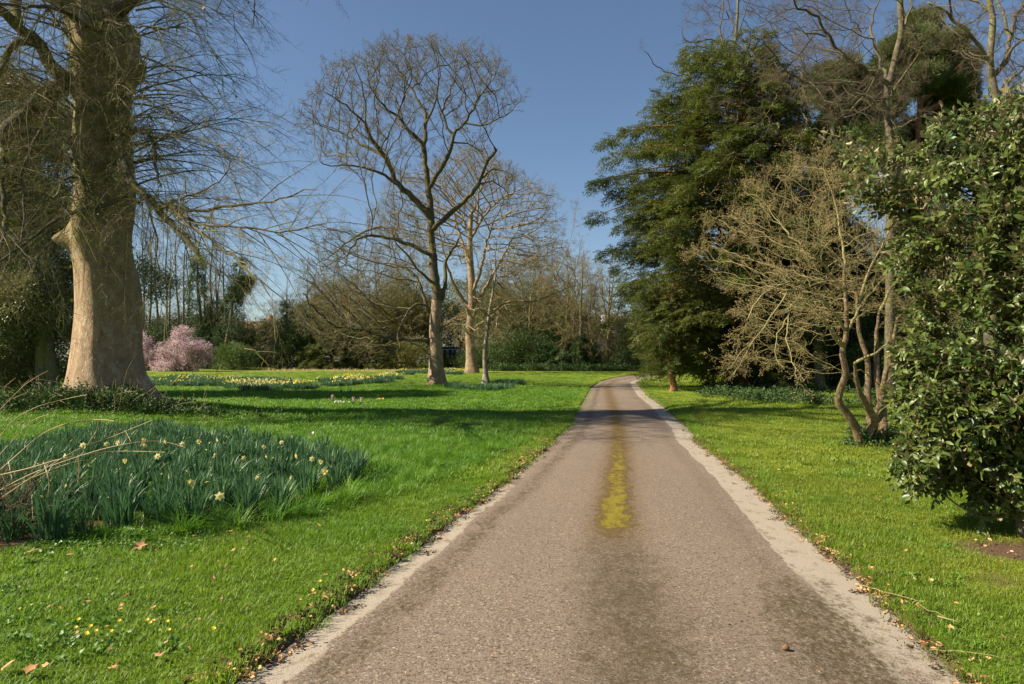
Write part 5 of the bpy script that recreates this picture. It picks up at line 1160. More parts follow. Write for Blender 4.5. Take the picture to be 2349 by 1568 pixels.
for k, (x, Y, w, yt, yb_) in enumerate([(1215, 78, 150, 585, 730), (1300, 76, 130, 590, 740), (940, 82, 120, 590, 740), (800, 80, 150, 640, 770), (1395, 72, 90, 640, 780)]):
    yb0 = 851; tp_ = [(x, yb0), (x - 3, 810), (x + 2, 770), (x, 730), (x + 3, 690)]
    lb_ = [([(x, 790), (x - w * .2, 740), (x - w * .38, 690)], -2, .12, .03), ([(x, 780), (x + w * .2, 730), (x + w * .38, 680)], 2, .12, .03), ([(x, 740), (x - w * .12, 680), (x - w * .15, 620)], 2, .10, .03), ([(x, 730), (x + w * .12, 670), (x + w * .16, 615)], -2, .10, .03)]
    cr_ = [([(x - w * .5, yb_), (x - w * .55, (yt + yb_) / 2), (x - w * .3, yt + 18), (x, yt), (x + w * .3, yt + 12), (x + w * .55, (yt + yb_) / 2), (x + w * .5, yb_), (x, yb_ + 25)], 1.0)]
    tree('bare_tree', ['big olive twigged bare tree directly right of the birch', 'olive bare tree leaning over the ivy clad trunks by the drive bend', 'olive bare tree close behind the tallest tree', 'wide low bare tree above the dark hedge on the left', 'bare olive tree touching the left tips of the big yew'][k], 'tree', Y, tp_, .28, .10, lb_, cr_, 1700, 4.0, .42, M['olive_twig'], M['olive_twig'], S['bare_far'], seed=170 + k, tip=.020, sscale=(.7, 1.2), sprays=.8, di=2.5, dk=.6, tsides=8, cw=.2, iters=60)
# fan-shaped bare tree
tree('bare_tree', 'fan shaped olive bare tree in front of the pink house', 'tree', 80, [(641, 850), (641, 820), (640, 795), (638, 770)], .22, .10,
     [([(641, 805), (625, 770), (608, 735)], -1, .08, .03), ([(640, 800), (650, 760), (662, 725)], 1, .08, .03), ([(640, 790), (634, 750), (630, 715)], 1, .08, .03)],
     [([(598, 780), (598, 720), (615, 702), (640, 698), (665, 705), (676, 730), (672, 780), (650, 810), (625, 810)], 1.0)], 700, 2.2, .4, M['olive_twig'], M['olive_twig'], S['bare_far'], seed=160, tip=.016, di=2.5, dk=.6, tsides=8)

# ---------------- shrubs and hedge masses
BS = [  # label, x, Y, width px, top y, source, n
    ('dark evergreen bush rising behind the blossom and the poplars', 372, 84, 110, 742, 'dark', 520),
    ('dark evergreen bush against the huge trunk behind the blossom', 318, 82, 70, 750, 'dark', 380),
    ('dense dark bush joining the ivy trunks to the ground', 497, 76, 90, 740, 'ivy', 620),
    ('ivy covered thicket under the leaning ivy tree', 535, 77, 60, 720, 'ivy', 420),
    ('dark bushy thicket left of the fan shaped bare tree', 607, 84, 55, 800, 'dark', 300),
    ('dark evergreen wall right of the birch and left of the olive trees', 1185, 75, 130, 735, 'dark', 700),
    ('dark evergreen mass behind the ivy clad trunks at the bend', 1275, 78, 120, 720, 'dark', 700),
    ('rounded dark evergreen below the narrow ivy trunks', 690, 78, 110, 742, 'dark', 700),
    ('long olive green evergreen mass left of the lawn trees', 765, 76, 150, 738, 'yew_dark', 800),
    ('olive evergreen dome behind the low drooping bough', 850, 76, 140, 745, 'yew_dark', 800),
    ('tall lighter olive evergreen crown behind the tallest tree', 925, 82, 130, 625, 'olive', 1200),
    ('bronze bush low behind the tallest tree trunk', 945, 75, 100, 780, 'olive', 420),
    ('dark shrub between the tallest tree and the pinkish trunk', 1045, 82, 90, 826, 'dark', 160),
    ('tall dark evergreen behind the birch', 1150, 80, 110, 660, 'dark', 900),
    ('broad dark evergreen beyond the birch', 1215, 82, 120, 640, 'olive', 1000),
    ('glossy green ivy bush at the lawn edge left of the ivy trunks', 1250, 73, 90, 790, 'ivy', 600),
    ('tall olive evergreen left of the big yew', 1290, 84, 120, 650, 'olive', 900),
    ('dark undergrowth bush behind the drive bend', 1400, 80, 90, 800, 'dark', 260),
    ('low dark laurel bush at the back of the drive bend', 1440, 76, 120, 770, 'dark', 600),
    ('wide dark shrub under the branches of the second bare tree', 1105, 78, 90, 780, 'dark', 420),
]
for k, (lab, x, Y, w, yt, sr, n_) in enumerate(BS):
    if sr == 'yew_dark': yew_at(lab, x, 0, w, yt, 200 + k, Y=Y, nb=80, dens=1.6, pw=.45, hem=.4, name='evergreen_shrub', r0=.2, cat='shrub', src='yew')
    else: bush(lab, x, 0, w, yt, S[sr], n_, seed=200 + k, Y=Y, scale=(.9, 1.6))
yew_at('small dark pointed conifer in front of the pink house', 577, 0, 34, 728, 230, Y=86, nb=60, dens=1.6, pw=.8, hem=.3, name='conifer_tree', r0=.14)
# the arching green shrub with hanging ends, and the fallen pale branch beside it
arch = bush('bright green arching shrub trailing leafy strands to the grass', 545, 0, 88, 790, S['hedge'], 420, name='trailing_shrub', seed=231, Y=71, scale=(.6, 1.1)); b = np.array(arch.location); rg = np.random.default_rng(5); pp = []
for k in range(16):
    x = rg.uniform(545, 592); y0 = 800 + abs(x - 560) * .3; y1 = rg.uniform(825, 852)
    for y in np.arange(y0, y1, 2.2): pp.append(at(x + rg.normal(0, 1), y, 69.5) - b)
pp = np.array(pp); scatter('trailing_leaves', pp, rg.uniform(-1, 1, (len(pp), 3)), rg.uniform(.35, .6, len(pp)), S['hedge'], arch)
fb = thing('fallen_branch', 'pale dead branch slanting down beside the trailing green shrub', 'branch', gp(600, 853)); b = np.array(fb.location); q = np.array([at(x, y, 69) - b for x, y in [(560, 800), (585, 803), (592, 812), (606, 826), (617, 838)]]); q2 = np.array([at(x, y, 69) - b for x, y in [(590, 806), (612, 806), (634, 808)]]); q3 = np.array([at(x, y, 69) - b for x, y in [(606, 826), (600, 835), (600, 842)]])
fb.location = list(b); link('branch', tube_mesh('branch', [(q, np.linspace(.09, .05, 5)), (q2, np.linspace(.05, .02, 3)), (q3, np.linspace(.03, .015, 3))], M['pale_twig'], .01, 7), fb)
# pink blossom shrubs
def blossom(label, x, Y, w, yt, n, seed, lobes):
    b = at(x, 860, Y); b[2] = float(height(b[0], b[1])); k = px2m(Y); root = thing('blossom_shrub', label, 'shrub', b); rg = np.random.default_rng(seed)
    lb = [(*(at(cx_, cy_, Y) - b), rx_ * k, rx_ * k * .8, ry_ * k) for cx_, cy_, rx_, ry_ in lobes]
    leafy(root, 'blossom', lb, n, S['blossom'], seed=seed, gap=-.1, freq=.9, zmin=.15, up=.6, jit=.35, scale=(.6, 1.2)); ch = []
    for j in range(60):
        l = lb[rg.integers(len(lb))]; e = np.array(l[:3]) + norm(rg.normal(0, 1, 3)) * np.array(l[3:]) * 1.1; e[2] = max(e[2], .4); s_ = np.array([rg.normal(0, .6), rg.normal(0, .5), -.1]); q = resample([s_, s_ * .6 + e * .4 + [0, 0, .3], e], .5); ch.append((q, np.linspace(.03, .01, len(q))))
    o = link('branches', tube_mesh('branches', ch, M['dark_twig'], .05, 6, 4, 3), root); o['kind'] = 'stuff'
blossom('big pink flowering shrub in front of the ivy clad trunks', 415, 66, 130, 755, 1500, 301, [(415, 815, 60, 32), (380, 828, 38, 26), (450, 825, 32, 30), (425, 785, 30, 30), (415, 766, 16, 14), (400, 845, 48, 12), (462, 805, 16, 20)])
blossom('paler pink flowering shrub tucked behind the huge trunk', 325, 69, 60, 770, 620, 302, [(325, 815, 28, 34), (340, 835, 20, 20), (322, 785, 16, 22)])

# ---------------- houses beyond the trees
def box(x0, y0, z0, x1, y1, z1):
    V = [(x0, y0, z0), (x1, y0, z0), (x1, y1, z0), (x0, y1, z0), (x0, y0, z1), (x1, y0, z1), (x1, y1, z1), (x0, y1, z1)]
    return np.array(V, float), np.array([(0, 3, 2, 1), (4, 5, 6, 7), (0, 1, 5, 4), (1, 2, 6, 5), (2, 3, 7, 6), (3, 0, 4, 7)])
def boxes(name, bs, mat, parent):
    Vs, Fs, o = [], [], 0
    for b_ in bs: v, f = box(*b_); Vs.append(v); Fs.append(f + o); o += 8
    return link(name, mk_mesh(name, np.concatenate(Vs), [np.concatenate(Fs)], mat), parent)
M['pink_wall'] = flat_mat('pink_wall', (0.36, 0.19, 0.15), (0.44, 0.26, 0.21), 3); M['white_wall'] = flat_mat('white_wall', (0.66, 0.64, 0.60), (0.74, 0.72, 0.68), 1.5)
M['roof_tile'] = flat_mat('roof_tile', (0.16, 0.085, 0.06), (0.24, 0.13, 0.10), 6); M['slate'] = flat_mat('slate', (0.10, 0.10, 0.11), (0.16, 0.16, 0.17), 6); M['white_paint'] = flat_mat('white_paint', (0.75, 0.75, 0.73), (0.8, 0.8, 0.78), 3)
t = NT('window_glass'); M['glass'] = t.done(t.bsdf((0.03, 0.035, 0.04), 0.08, 0.6))
def house(label, xl_, xr_, yt, Y, wall, roof, roofh=2.2, wins=3, floors=2, dep=8):
    a, c = at(xl_, 840, Y), at(xr_, 840, Y); cx_ = (a[0] + c[0]) / 2; W = (c[0] - a[0]); g = float(height(cx_, Y)); Ht = at(cx_, yt, Y)[2] - g; root = thing('house', label, 'house', (cx_, Y, g)); w = W / 2
    boxes('wall', [(-w, 0, -.3, w, dep, Ht)], wall, root)
    V = np.array([(-w - .3, -.35, Ht - .05), (w + .3, -.35, Ht - .05), (w + .3, dep + .35, Ht - .05), (-w - .3, dep + .35, Ht - .05), (-w - .3, dep / 2, Ht + roofh), (w + .3, dep / 2, Ht + roofh)])
    r_ = link('roof', mk_mesh('roof', V, [np.array([(0, 1, 5, 4), (2, 3, 4, 5), (0, 3, 2, 1)]), np.array([(0, 4, 3), (1, 2, 5)])], roof), root)
    boxes('chimney', [(w * .5 - .4, dep / 2 - .4, Ht + roofh * .5, w * .5 + .4, dep / 2 + .4, Ht + roofh + 1.0)], wall, r_)
    for f_ in range(floors):
        for k in range(wins):
            x0 = -w + (k + .5) * W / wins - .55; z0 = .9 + f_ * (Ht / floors); fr = boxes('window', [(x0, -.04, z0, x0 + 1.1, .03, z0 + .08), (x0, -.04, z0 + 1.3, x0 + 1.1, .03, z0 + 1.38), (x0, -.04, z0 + .08, x0 + .08, .03, z0 + 1.3), (x0 + 1.02, -.04, z0 + .08, x0 + 1.1, .03, z0 + 1.3), (x0 + .52, -.04, z0 + .08, x0 + .58, .03, z0 + 1.3)], M['white_paint'], root)
            boxes('pane', [(x0 + .08, -.015, z0 + .08, x0 + 1.02, .02, z0 + 1.3)], M['glass'], fr)
house('pinkish brick house with a brown roof seen beyond the lawn through bare trees', 535, 620, 765, 112, M['pink_wall'], M['roof_tile'], roofh=2.3, wins=3)
house('white building glimpsed between the tallest tree and the pinkish trunk', 1005, 1070, 808, 85, M['white_wall'], M['slate'], roofh=.8, wins=3, floors=1)
house('white house half hidden by trees behind the drive bend', 1330, 1420, 765, 85, M['white_wall'], M['slate'], roofh=1.6, wins=4)

# hedge closing the woodland, rough grass at its foot
def strip(name, label, x0, x1, Y, n_, src, zr, seed, sc=(.8, 1.4), cat='hedge', dep=1.5):
    rg = np.random.default_rng(seed); a = at(x0, 850, Y)[0]; c = at(x1, 850, Y)[0]; x = rg.uniform(a, c, n_); y = Y + rg.uniform(-dep, dep, n_); hz = zr * (1 + .35 * vnoise(np.stack([x, y * 0, y * 0], 1), .35)); z = height(x, y) + hz * rg.random(n_) ** .6
    o = scatter(name, np.stack([x, y, z], 1), dir_euler(norm(np.stack([rg.normal(0, .6, n_), -np.ones(n_), rg.normal(.3, .5, n_)], 1))), rg.uniform(*sc, n_), src); o['label'] = label; o['category'] = cat; return o
strip('undergrowth', 'dark undergrowth closing the view behind the far trees', 240, 1560, 88, 3800, S['dark'], 6.0, 401, sc=(1.2, 2.2), dep=2.5, cat='undergrowth')
strip('woodland_backdrop', 'far mass of mixed evergreen woodland behind the lawn trees', 680, 1560, 97, 3600, S['olive'], 9.0, 402, sc=(1.5, 2.6), dep=4, cat='woodland')
strip('ground_ivy', 'green ground ivy along the far lawn edge left of the drive', 1120, 1530, 69, 1500, S['ivy_small'], .3, 403, sc=(1.5, 2.6), cat='ivy', dep=2.0)
def straw(name, label, x0, x1, y0, y1, n_, src, sc, seed, cat='grass'):
    rg = np.random.default_rng(seed); P_ = np.array([gp(rg.uniform(x0, x1), rg.uniform(y0, y1)) for _ in range(n_)]); o = scatter(name, P_, np.stack([rg.normal(0, .15, n_), rg.normal(0, .15, n_), rg.uniform(0, 6.3, n_)], 1), rg.uniform(*sc, n_), src); o['label'] = label; o['category'] = cat; return o
straw('rough_grass', 'dry straw coloured rough grass along the foot of the far thicket', 600, 1080, 849, 854, 240, S['straw'], (.25, .6), 404)

# ivy carpet in the shade under the big yew
rg = np.random.default_rng(410); poly = [gp(*p_) for p_ in [(1585, 905), (1640, 893), (1760, 893), (2000, 900), (2250, 905), (2300, 922), (2050, 932), (1900, 932), (1740, 926), (1640, 915)]]; pa = np.array(poly); q = rg.uniform(pa.min(0)[:2], pa.max(0)[:2], (9000, 2)); q = q[inpoly(q[:, 0], q[:, 1], poly)]; q = q[vnoise(np.stack([q[:, 0], q[:, 1], q[:, 0] * 0], 1), .7) > -.2][:1500]
p_ = np.stack([q[:, 0], q[:, 1], height(q[:, 0], q[:, 1]) + rg.random(len(q)) * .10], 1); o = scatter('ivy_carpet', p_, dir_euler(norm(rg.normal(0, 1, p_.shape) + [0, 0, .5])), rg.uniform(.7, 1.6, len(p_)), S['ivy_small']); o['label'] = 'dark green ivy carpet in the shade under the big yew'; o['category'] = 'ivy'
# ivy and bramble at the foot of the plane tree
rg = np.random.default_rng(411); n_ = 1300; x = TX + rg.normal(0, 1.9, n_); y = TY - 1.3 + rg.normal(0, .45, n_) - .10 * np.abs(x - TX); hz = np.exp(-((x - TX) / 2.2) ** 2) * .40 + .08
p_ = np.stack([x, y, height(x, y) + rg.random(n_) ** 1.3 * hz], 1); o = scatter('ivy_tangle', p_, dir_euler(norm(rg.normal(0, 1, p_.shape) + [0, -.6, .4])), rg.uniform(.6, 1.3, n_), S['ivy_small']); o['label'] = 'low tangle of dark ivy around the foot of the huge trunk'; o['category'] = 'ivy'
ch = []; 
for k in range(110):
    a = np.array([TX + rg.normal(0, 1.7), TY - 1.5 + rg.normal(0, .3), 0]); a[2] = float(height(a[0], a[1])); e = a + np.array([rg.normal(0, .5), rg.normal(-.2, .3), rg.uniform(.25, .9)]); ch.append((resample([a, (a + e) / 2 + rg.normal(0, .12, 3), e], .1), None))
ch = [(a - ORG, np.linspace(.006, .003, len(a))) for a, _ in ch]; rs = thing('dry_weed', 'thin dry stems sticking up from the ivy at the foot of the huge trunk', 'stems', ORG); o = link('stem', tube_mesh('stem', ch, M['dry_grass'], .01, 4, 4, 4), rs); o['kind'] = 'stuff'
for pts, r in (([(268, 955), (276, 920), (284, 880), (292, 850), (308, 818)], .012), ([(292, 935), (310, 915), (335, 900)], .007)):
    d_ = 17.0; q = np.array([at(x, y, d_) for x, y in pts]) - ORG; q = resample(q, .08); link('stem', tube_mesh('stem', [(q, np.linspace(r, .004, len(q)))], M['pale_twig'], .001, 5), rs)

# ---------------- ornamental dry grass at the left edge
gd = gp(-40, 1225); og = thing('ornamental_grass', 'clump of dry arching ornamental grass at the left edge', 'grass clump', gd); rg = np.random.default_rng(420)
AR = [[(-60, 1130), (20, 1060), (90, 1000), (150, 972), (215, 962), (262, 966), (285, 985), (300, 1012)], [(-60, 1160), (60, 1092), (200, 1040), (300, 1016), (370, 1012), (425, 1026)], [(-60, 1185), (80, 1090), (180, 1030), (260, 1000), (350, 963)],
      [(-60, 1110), (20, 1020), (70, 968), (110, 950), (140, 938)], [(-50, 1080), (20, 975), (80, 935), (150, 915), (200, 905)], [(-50, 1100), (60, 1075), (150, 1050), (260, 1035), (380, 1037)], [(225, 964), (222, 985), (210, 1005), (200, 1020)], [(-60, 1010), (0, 940), (60, 880), (110, 850)],
      [(-60, 1150), (40, 1110), (160, 1062), (240, 1052)], [(20, 1060), (28, 1100), (40, 1150)], [(100, 1060), (112, 1100), (110, 1140)], [(60, 1085), (72, 1130), (75, 1190)], [(180, 1045), (182, 1080), (178, 1110)]]
for pts in AR:
    q = resample(np.array([at(x, y, 5.9 + .4 * math.sin(x)) for x, y in pts]) - gd, .06); link('stalk', tube_mesh('stalk', [(q, np.linspace(.0048, .002, len(q)))], M['dry_grass'], .0001, 4), og)
ch = []
for k in range(240):
    b_ = np.array([rg.normal(-.12, .22), rg.normal(0, .2), 0]); az = rg.uniform(0, 2 * PI); l = rg.uniform(.2, .7); h_ = rg.uniform(.15, .6); o_ = np.array([math.cos(az), math.sin(az), 0]); q = resample([b_, b_ + o_ * l * .3 + [0, 0, h_ * .8], b_ + o_ * l * .7 + [0, 0, h_], b_ + o_ * l + [0, 0, h_ * rg.uniform(.1, .7)]], .12); ch.append((q, np.linspace(.004, .0015, len(q))))
o = link('thatch', tube_mesh('thatch', ch, flat_mat('thatch_straw', (0.045, 0.030, 0.018), (0.16, 0.11, 0.06), 12), .01, 4, 3, 3), og); o['kind'] = 'stuff'

# ---------------- daffodils
def daff_leaves(seed, k=46, h=(.28, .44), R=.11):
    rg = np.random.default_rng(seed); V, Fq = [], []
    for j in range(k):
        a = rg.uniform(0, 2 * PI); rr = R * rg.random() ** .7; b_ = np.array([rr * math.cos(a), rr * math.sin(a), -.01]); az = a + rg.normal(0, .5); o_ = np.array([math.cos(az), math.sin(az), 0]); s_ = np.array([-o_[1], o_[0], 0]); tw = rg.normal(0, .5)
        hd = rg.uniform(*h); ln = rg.uniform(.05, .42) * (.4 + rr / R) + (rg.random() < .1) * .35; w = rg.uniform(.006, .0095); n = 5; o0 = len(V)
        for q in range(n + 1):
            f = q / n; c = b_ + o_ * hd * ln * f ** 2 + np.array([0, 0, hd * (f - .35 * ln * f ** 3)]); ww = w * (1 if f < .75 else (1 - f) * 3.6 + .1); sv = s_ * math.cos(tw * f + tw) + o_ * math.sin(tw * f + tw); V += [c - sv * ww, c + sv * ww]
            if q: Fq.append([o0 + 2 * q - 2, o0 + 2 * q - 1, o0 + 2 * q + 1, o0 + 2 * q])
    return mk_mesh('leaves', V, [np.array(Fq)], M['daff_leaf'])
def flower_meshes(seed):
    rg = np.random.default_rng(seed); C_, D_, U_ = [], [], []
    for k in range(6): a = k * PI / 3; C_.append([0, 0, 0]); D_.append([.25, math.cos(a), math.sin(a)]); U_.append([1, 0, 0])
    V, T = leaf_cards(np.array(C_, float), np.array(D_, float), np.array(U_, float), .042, .026, .1); pet = mk_mesh('petals', V, [T], M['petal_pale'])
    n = 8; th_ = np.arange(n) * 2 * PI / n; rings = [(0, .006), (.012, .009), (.024, .015)]; V = np.concatenate([np.stack([np.full(n, x_), np.cos(th_) * r_, np.sin(th_) * r_], 1) for x_, r_ in rings]); k_ = np.arange(n); Fq = np.concatenate([np.stack([m_ * n + k_, m_ * n + (k_ + 1) % n, (m_ + 1) * n + (k_ + 1) % n, (m_ + 1) * n + k_], 1) for m_ in range(2)])
    return pet, mk_mesh('trumpet', V, [Fq], M['petal_gold'])
PET, TRU = flower_meshes(1); V, T = leaf_cards(np.array([[0., 0, 0]] * 3), np.array([[1., 0, .05], [1., .05, -.05], [1., -.05, 0]]), np.array([[0, 0, 1.], [0, 1, 0], [0, .7, -.7]]), .05, .013, .3); BUD = mk_mesh('flower_bud', V, [T], M['bud_green'])
LV = [daff_leaves(s_, 52 + 4 * (s_ % 3)) for s_ in range(7)]
def stem_mesh(h, lean, seed):
    q = resample([np.array([0, 0, 0]), np.array([lean * .3, 0, h * .6]), np.array([lean, 0, h])], .06); return tube_mesh('stem', [(q, np.full(len(q), .0028))], M['daff_leaf'], .0001, 4)
STM = [(stem_mesh(.40, .10, 0), .40, .10), (stem_mesh(.36, .18, 0), .36, .18), (stem_mesh(.43, .04, 0), .43, .04)]
def add_flower(root, rg, pos_xy, s=1.0, bud=False, face=None):
    sm, h, ln = STM[rg.integers(3)]; az = rg.uniform(0, 2 * PI); so = link('stem', sm, root, (*pos_xy, 0), (0, 0, az)); so.scale = (s,) * 3
    p_ = (ln, 0, h); fa = (face if face is not None else rg.normal(-PI / 2, .9)) - az
    if bud: link('flower_bud', BUD, so, p_, (0, -rg.uniform(-.2, 1.0), fa)); return
    fo = link('flower', PET, so, p_, (rg.uniform(0, 1), rg.uniform(.0, .35), fa)); 
    fo2 = link('trumpet', TRU, so, p_, fo.rotation_euler)
BED = [gp(*p_)[:2] for p_ in [(-30, 1062), (90, 1030), (200, 1006), (330, 994), (450, 1008), (570, 1028), (700, 1045), (800, 1062), (835, 1085), (800, 1112), (700, 1142), (620, 1165), (520, 1195), (440, 1205), (300, 1210), (120, 1240), (-30, 1240)]]
rg = np.random.default_rng(430); pa = np.array(BED); spots = []
FIX = [(118, 1240, 1.05), (275, 1212, 1.08), (437, 1208, 1.05), (565, 1190, .9), (640, 1172, .85), (812, 1098, .95), (556, 1012, .9), (742, 1040, .85), (690, 1032, .75), (700, 1140, 1.0)]
fx = [gp(x, y) for x, y, s_ in FIX]
for f in fx: spots.append(f[:2])
for _ in range(9000):
    q = rg.uniform(pa.min(0), pa.max(0)); 
    if inpoly(np.array([q[0]]), np.array([q[1]]), BED)[0] and (np.linalg.norm(np.array(spots) - q, axis=1) > .225 + .03 * q[1] / 8).all(): spots.append(q)
FIXL = ['foremost left daffodil clump with two green buds leaning out of it', 'wide fanned daffodil clump second from the left in the front row', 'upright daffodil clump at the middle of the front row with a pale flower', 'smaller daffodil clump in longer grass right of the bare soil',
        'low daffodil clump at the front right of the bed', 'rightmost dark daffodil clump at the tip of the bed', 'bushy flowerless daffodil clump behind the bed in the grass', 'small daffodil clump standing alone behind the right end of the bed', 'small daffodil clump left of the one standing alone', 'full daffodil clump near the right end of the front row']
protos = []
def zone(q):
    a, b = proj([[q[0], q[1], 0]]); a, b = a[0], b[0]; c = 'left end' if a < 170 else 'left half' if a < 360 else 'middle' if a < 520 else 'right half' if a < 690 else 'right end'
    return '%%s blue green daffodil clump, %s of the bed, %s' % (c, 'at its back edge' if b < 1050 else 'in its middle rows' if b < 1120 else 'towards its front')
for k, q in enumerate(spots):
    z = float(height(q[0], q[1])); lab = FIXL[k] if k < len(FIX) else zone(q) % 'flowerless'
    o = thing('daffodil_clump', lab, 'flower clump', (q[0], q[1], z - .005), 'daffodil clumps in the shaded bed', rg.uniform(0, 6.3)); s_ = FIX[k][2] if k < len(FIX) else rg.uniform(.72, 1.0); o.scale = (s_, s_, s_ * rg.uniform(.9, 1.08))
    link('leaves', LV[rg.integers(len(LV))], o); o['lx'] = 0
    if k == 0: add_flower(o, rg, (.02, -.06), .75, True); add_flower(o, rg, (-.05, -.02), .9, True)
    elif k >= len(FIX) and rg.random() < .30: add_flower(o, rg, rg.normal(0, .05, 2), rg.uniform(.85, 1.05), True); o['label'] = zone(q) % 'single budded'; o['group'] = 'budding daffodil clumps'
    protos.append(o)
# open flowers where the photograph shows them: on the clump nearest to each
FL = [(340, 1046), (368, 1049), (378, 1048), (458, 1048), (587, 1046), (648, 1044), (455, 1067), (497, 1079), (393, 1090), (254, 1057), (280, 1056), (840, 1056), (855, 1072), (943, 1078), (862, 1058), (985, 1082), (1012, 1097), (608, 1159), (812, 1148), (700, 1239), (335, 1022), (255, 1012), (240, 1018), (590, 1020)]
FL = [(335, 1018), (263, 1016), (284, 1012), (360, 1015), (378, 1017), (457, 1013), (585, 1016), (645, 1012), (455, 1035), (495, 1048), (393, 1057), (838, 1030), (853, 1045), (940, 1047), (859, 1060), (610, 1129), (811, 1117), (700, 1212), (830, 1045)]
FL = [(333, 1020), (360, 1046), (287, 1056), (605, 1020), (612, 1046), (681, 1045), (270, 1014), (245, 1018), (190, 1020), (330, 1008), (456, 1012), (645, 1012), (500, 1008), (439, 1106), (589, 1096), (503, 1162), (736, 1058), (715, 1052), (418, 1018), (745, 1086), (665, 1096), (560, 1050), (150, 1046), (490, 1045), (380, 1012)]
used = set()
for j, (x, y) in enumerate(FL):
    t_ = np.array(gp(x, min(1250, y + 62))); d_ = [np.hypot(p_[0] - t_[0], p_[1] - t_[1]) for p_ in spots]; k = int(np.argmin(d_)); o = protos[k]; s_ = o.scale[0]
    w = at(x, y, spots[k][1]) ; th_ = o.rotation_euler[2]; dx, dy = (w[0] - o.location[0]) / s_, 0.0; lx_, ly_ = dx * math.cos(-th_) - dy * math.sin(-th_), dx * math.sin(-th_) + dy * math.cos(-th_); hz = (w[2] - o.location[2]) / o.scale[2]; hz = min(max(hz, .30), .52)
    q = resample([np.array([lx_ * .3, ly_ * .3, 0]), np.array([lx_ * .8, ly_ * .8, hz * .7]), np.array([lx_, ly_, hz])], .06); so = link('stem', tube_mesh('stem', [(q, np.full(len(q), .0028))], M['daff_leaf'], .0001, 4), o)
    fa = rg.normal(-PI / 2, .7) - th_; e_ = (rg.uniform(0, 1), rg.uniform(-.1, .4), fa); fo = link('flower', PET, so, (lx_, ly_, hz), e_); link('trumpet', TRU, so, (lx_, ly_, hz), e_); fo.scale = (1.2,) * 3
    if k >= len(FIX): o['label'] = zone(spots[k]) % 'pale flowered'; o['group'] = 'flowering daffodil clumps'
# distant drifts of daffodils: seen as masses
def dclump(seed, nfl):
    rg = np.random.default_rng(seed); me = daff_leaves(seed, 26, (.2, .34), .16); return me
dl = [daff_leaves(500 + s_, 34, (.22, .36), .20) for s_ in range(4)]
S['drift'] = source('drift', dl)
fl = []
for s_ in range(4):
    rg = np.random.default_rng(600 + s_); C_, D_, U_ = [], [], []
    for j in range(7):
        c_ = np.array([rg.normal(0, .15), rg.normal(0, .15), rg.uniform(.28, .42)]); f_ = norm(np.array([rg.normal(0, .5), -1, rg.normal(0, .2)])); a1 = norm(np.cross(f_, [0, 0, 1.])); a2 = np.cross(f_, a1)
        for k in range(5): a = k * 2 * PI / 5; C_.append(c_); D_.append(a1 * math.cos(a) + a2 * math.sin(a) + f_ * .2); U_.append(f_)
    V, T = leaf_cards(np.array(C_), np.array(D_), np.array(U_), .042, .034); fl.append(mk_mesh('drift_flower_%d' % s_, V, [T], M['petal_gold'] if s_ % 3 == 0 else M['petal_pale']))
S['drift_fl'] = source('drift_fl', fl)
def drift(label, poly, n_, nf, seed):
    rg = np.random.default_rng(seed); P_ = np.array([gp(*p_)[:2] for p_ in poly]); q = rg.uniform(P_.min(0), P_.max(0), (n_ * 12, 2)); q = q[inpoly(q[:, 0], q[:, 1], P_)]; q = q[vnoise(np.stack([q[:, 0], q[:, 1], q[:, 0] * 0], 1), .55) > -.25][:n_]
    p_ = np.stack([q[:, 0], q[:, 1], height(q[:, 0], q[:, 1])], 1); e = lambda m: np.stack([np.zeros(m), np.zeros(m), rg.uniform(-.6, .6, m)], 1); o = scatter('daffodil_drift', p_, e(len(p_)), rg.uniform(.8, 1.2, len(p_)), S['drift']); o['label'] = label; o['category'] = 'flowers'
    if nf: k = rg.choice(len(p_), min(nf, len(p_)), replace=False); f_ = scatter('flowers', p_[k], e(len(k)), rg.uniform(.8, 1.2, len(k)), S['drift_fl'], o)
drift('wide drift of yellow daffodils in the sunny lawn left of the lawn trees', [(640, 893), (700, 880), (800, 870), (880, 867), (925, 869), (900, 876), (820, 882), (760, 888), (690, 896)], 850, 60, 441)
drift('grey green daffodil drift with scattered flowers beside the huge trunk', [(325, 872), (400, 868), (520, 870), (640, 874), (690, 880), (600, 886), (480, 887), (330, 889)], 1200, 35, 442)
drift('small daffodil patch in front of the drift beside the huge trunk', [(515, 888), (580, 886), (640, 884), (660, 892), (600, 899), (530, 898)], 170, 40, 443)
drift('far daffodil patch in the shade at the foot of the far thicket', [(905, 856), (980, 852), (1060, 853), (1060, 859), (930, 860)], 330, 20, 444)
drift('dark leafy bulb patch in the shade between the tallest tree and the birch', [(1025, 893), (1030, 880), (1100, 882), (1200, 880), (1205, 889), (1120, 898)], 150, 0, 445)
drift('daffodil patch behind the huge trunk at the left edge', [(-10, 884), (70, 874), (110, 880), (90, 892), (0, 896)], 260, 50, 446)

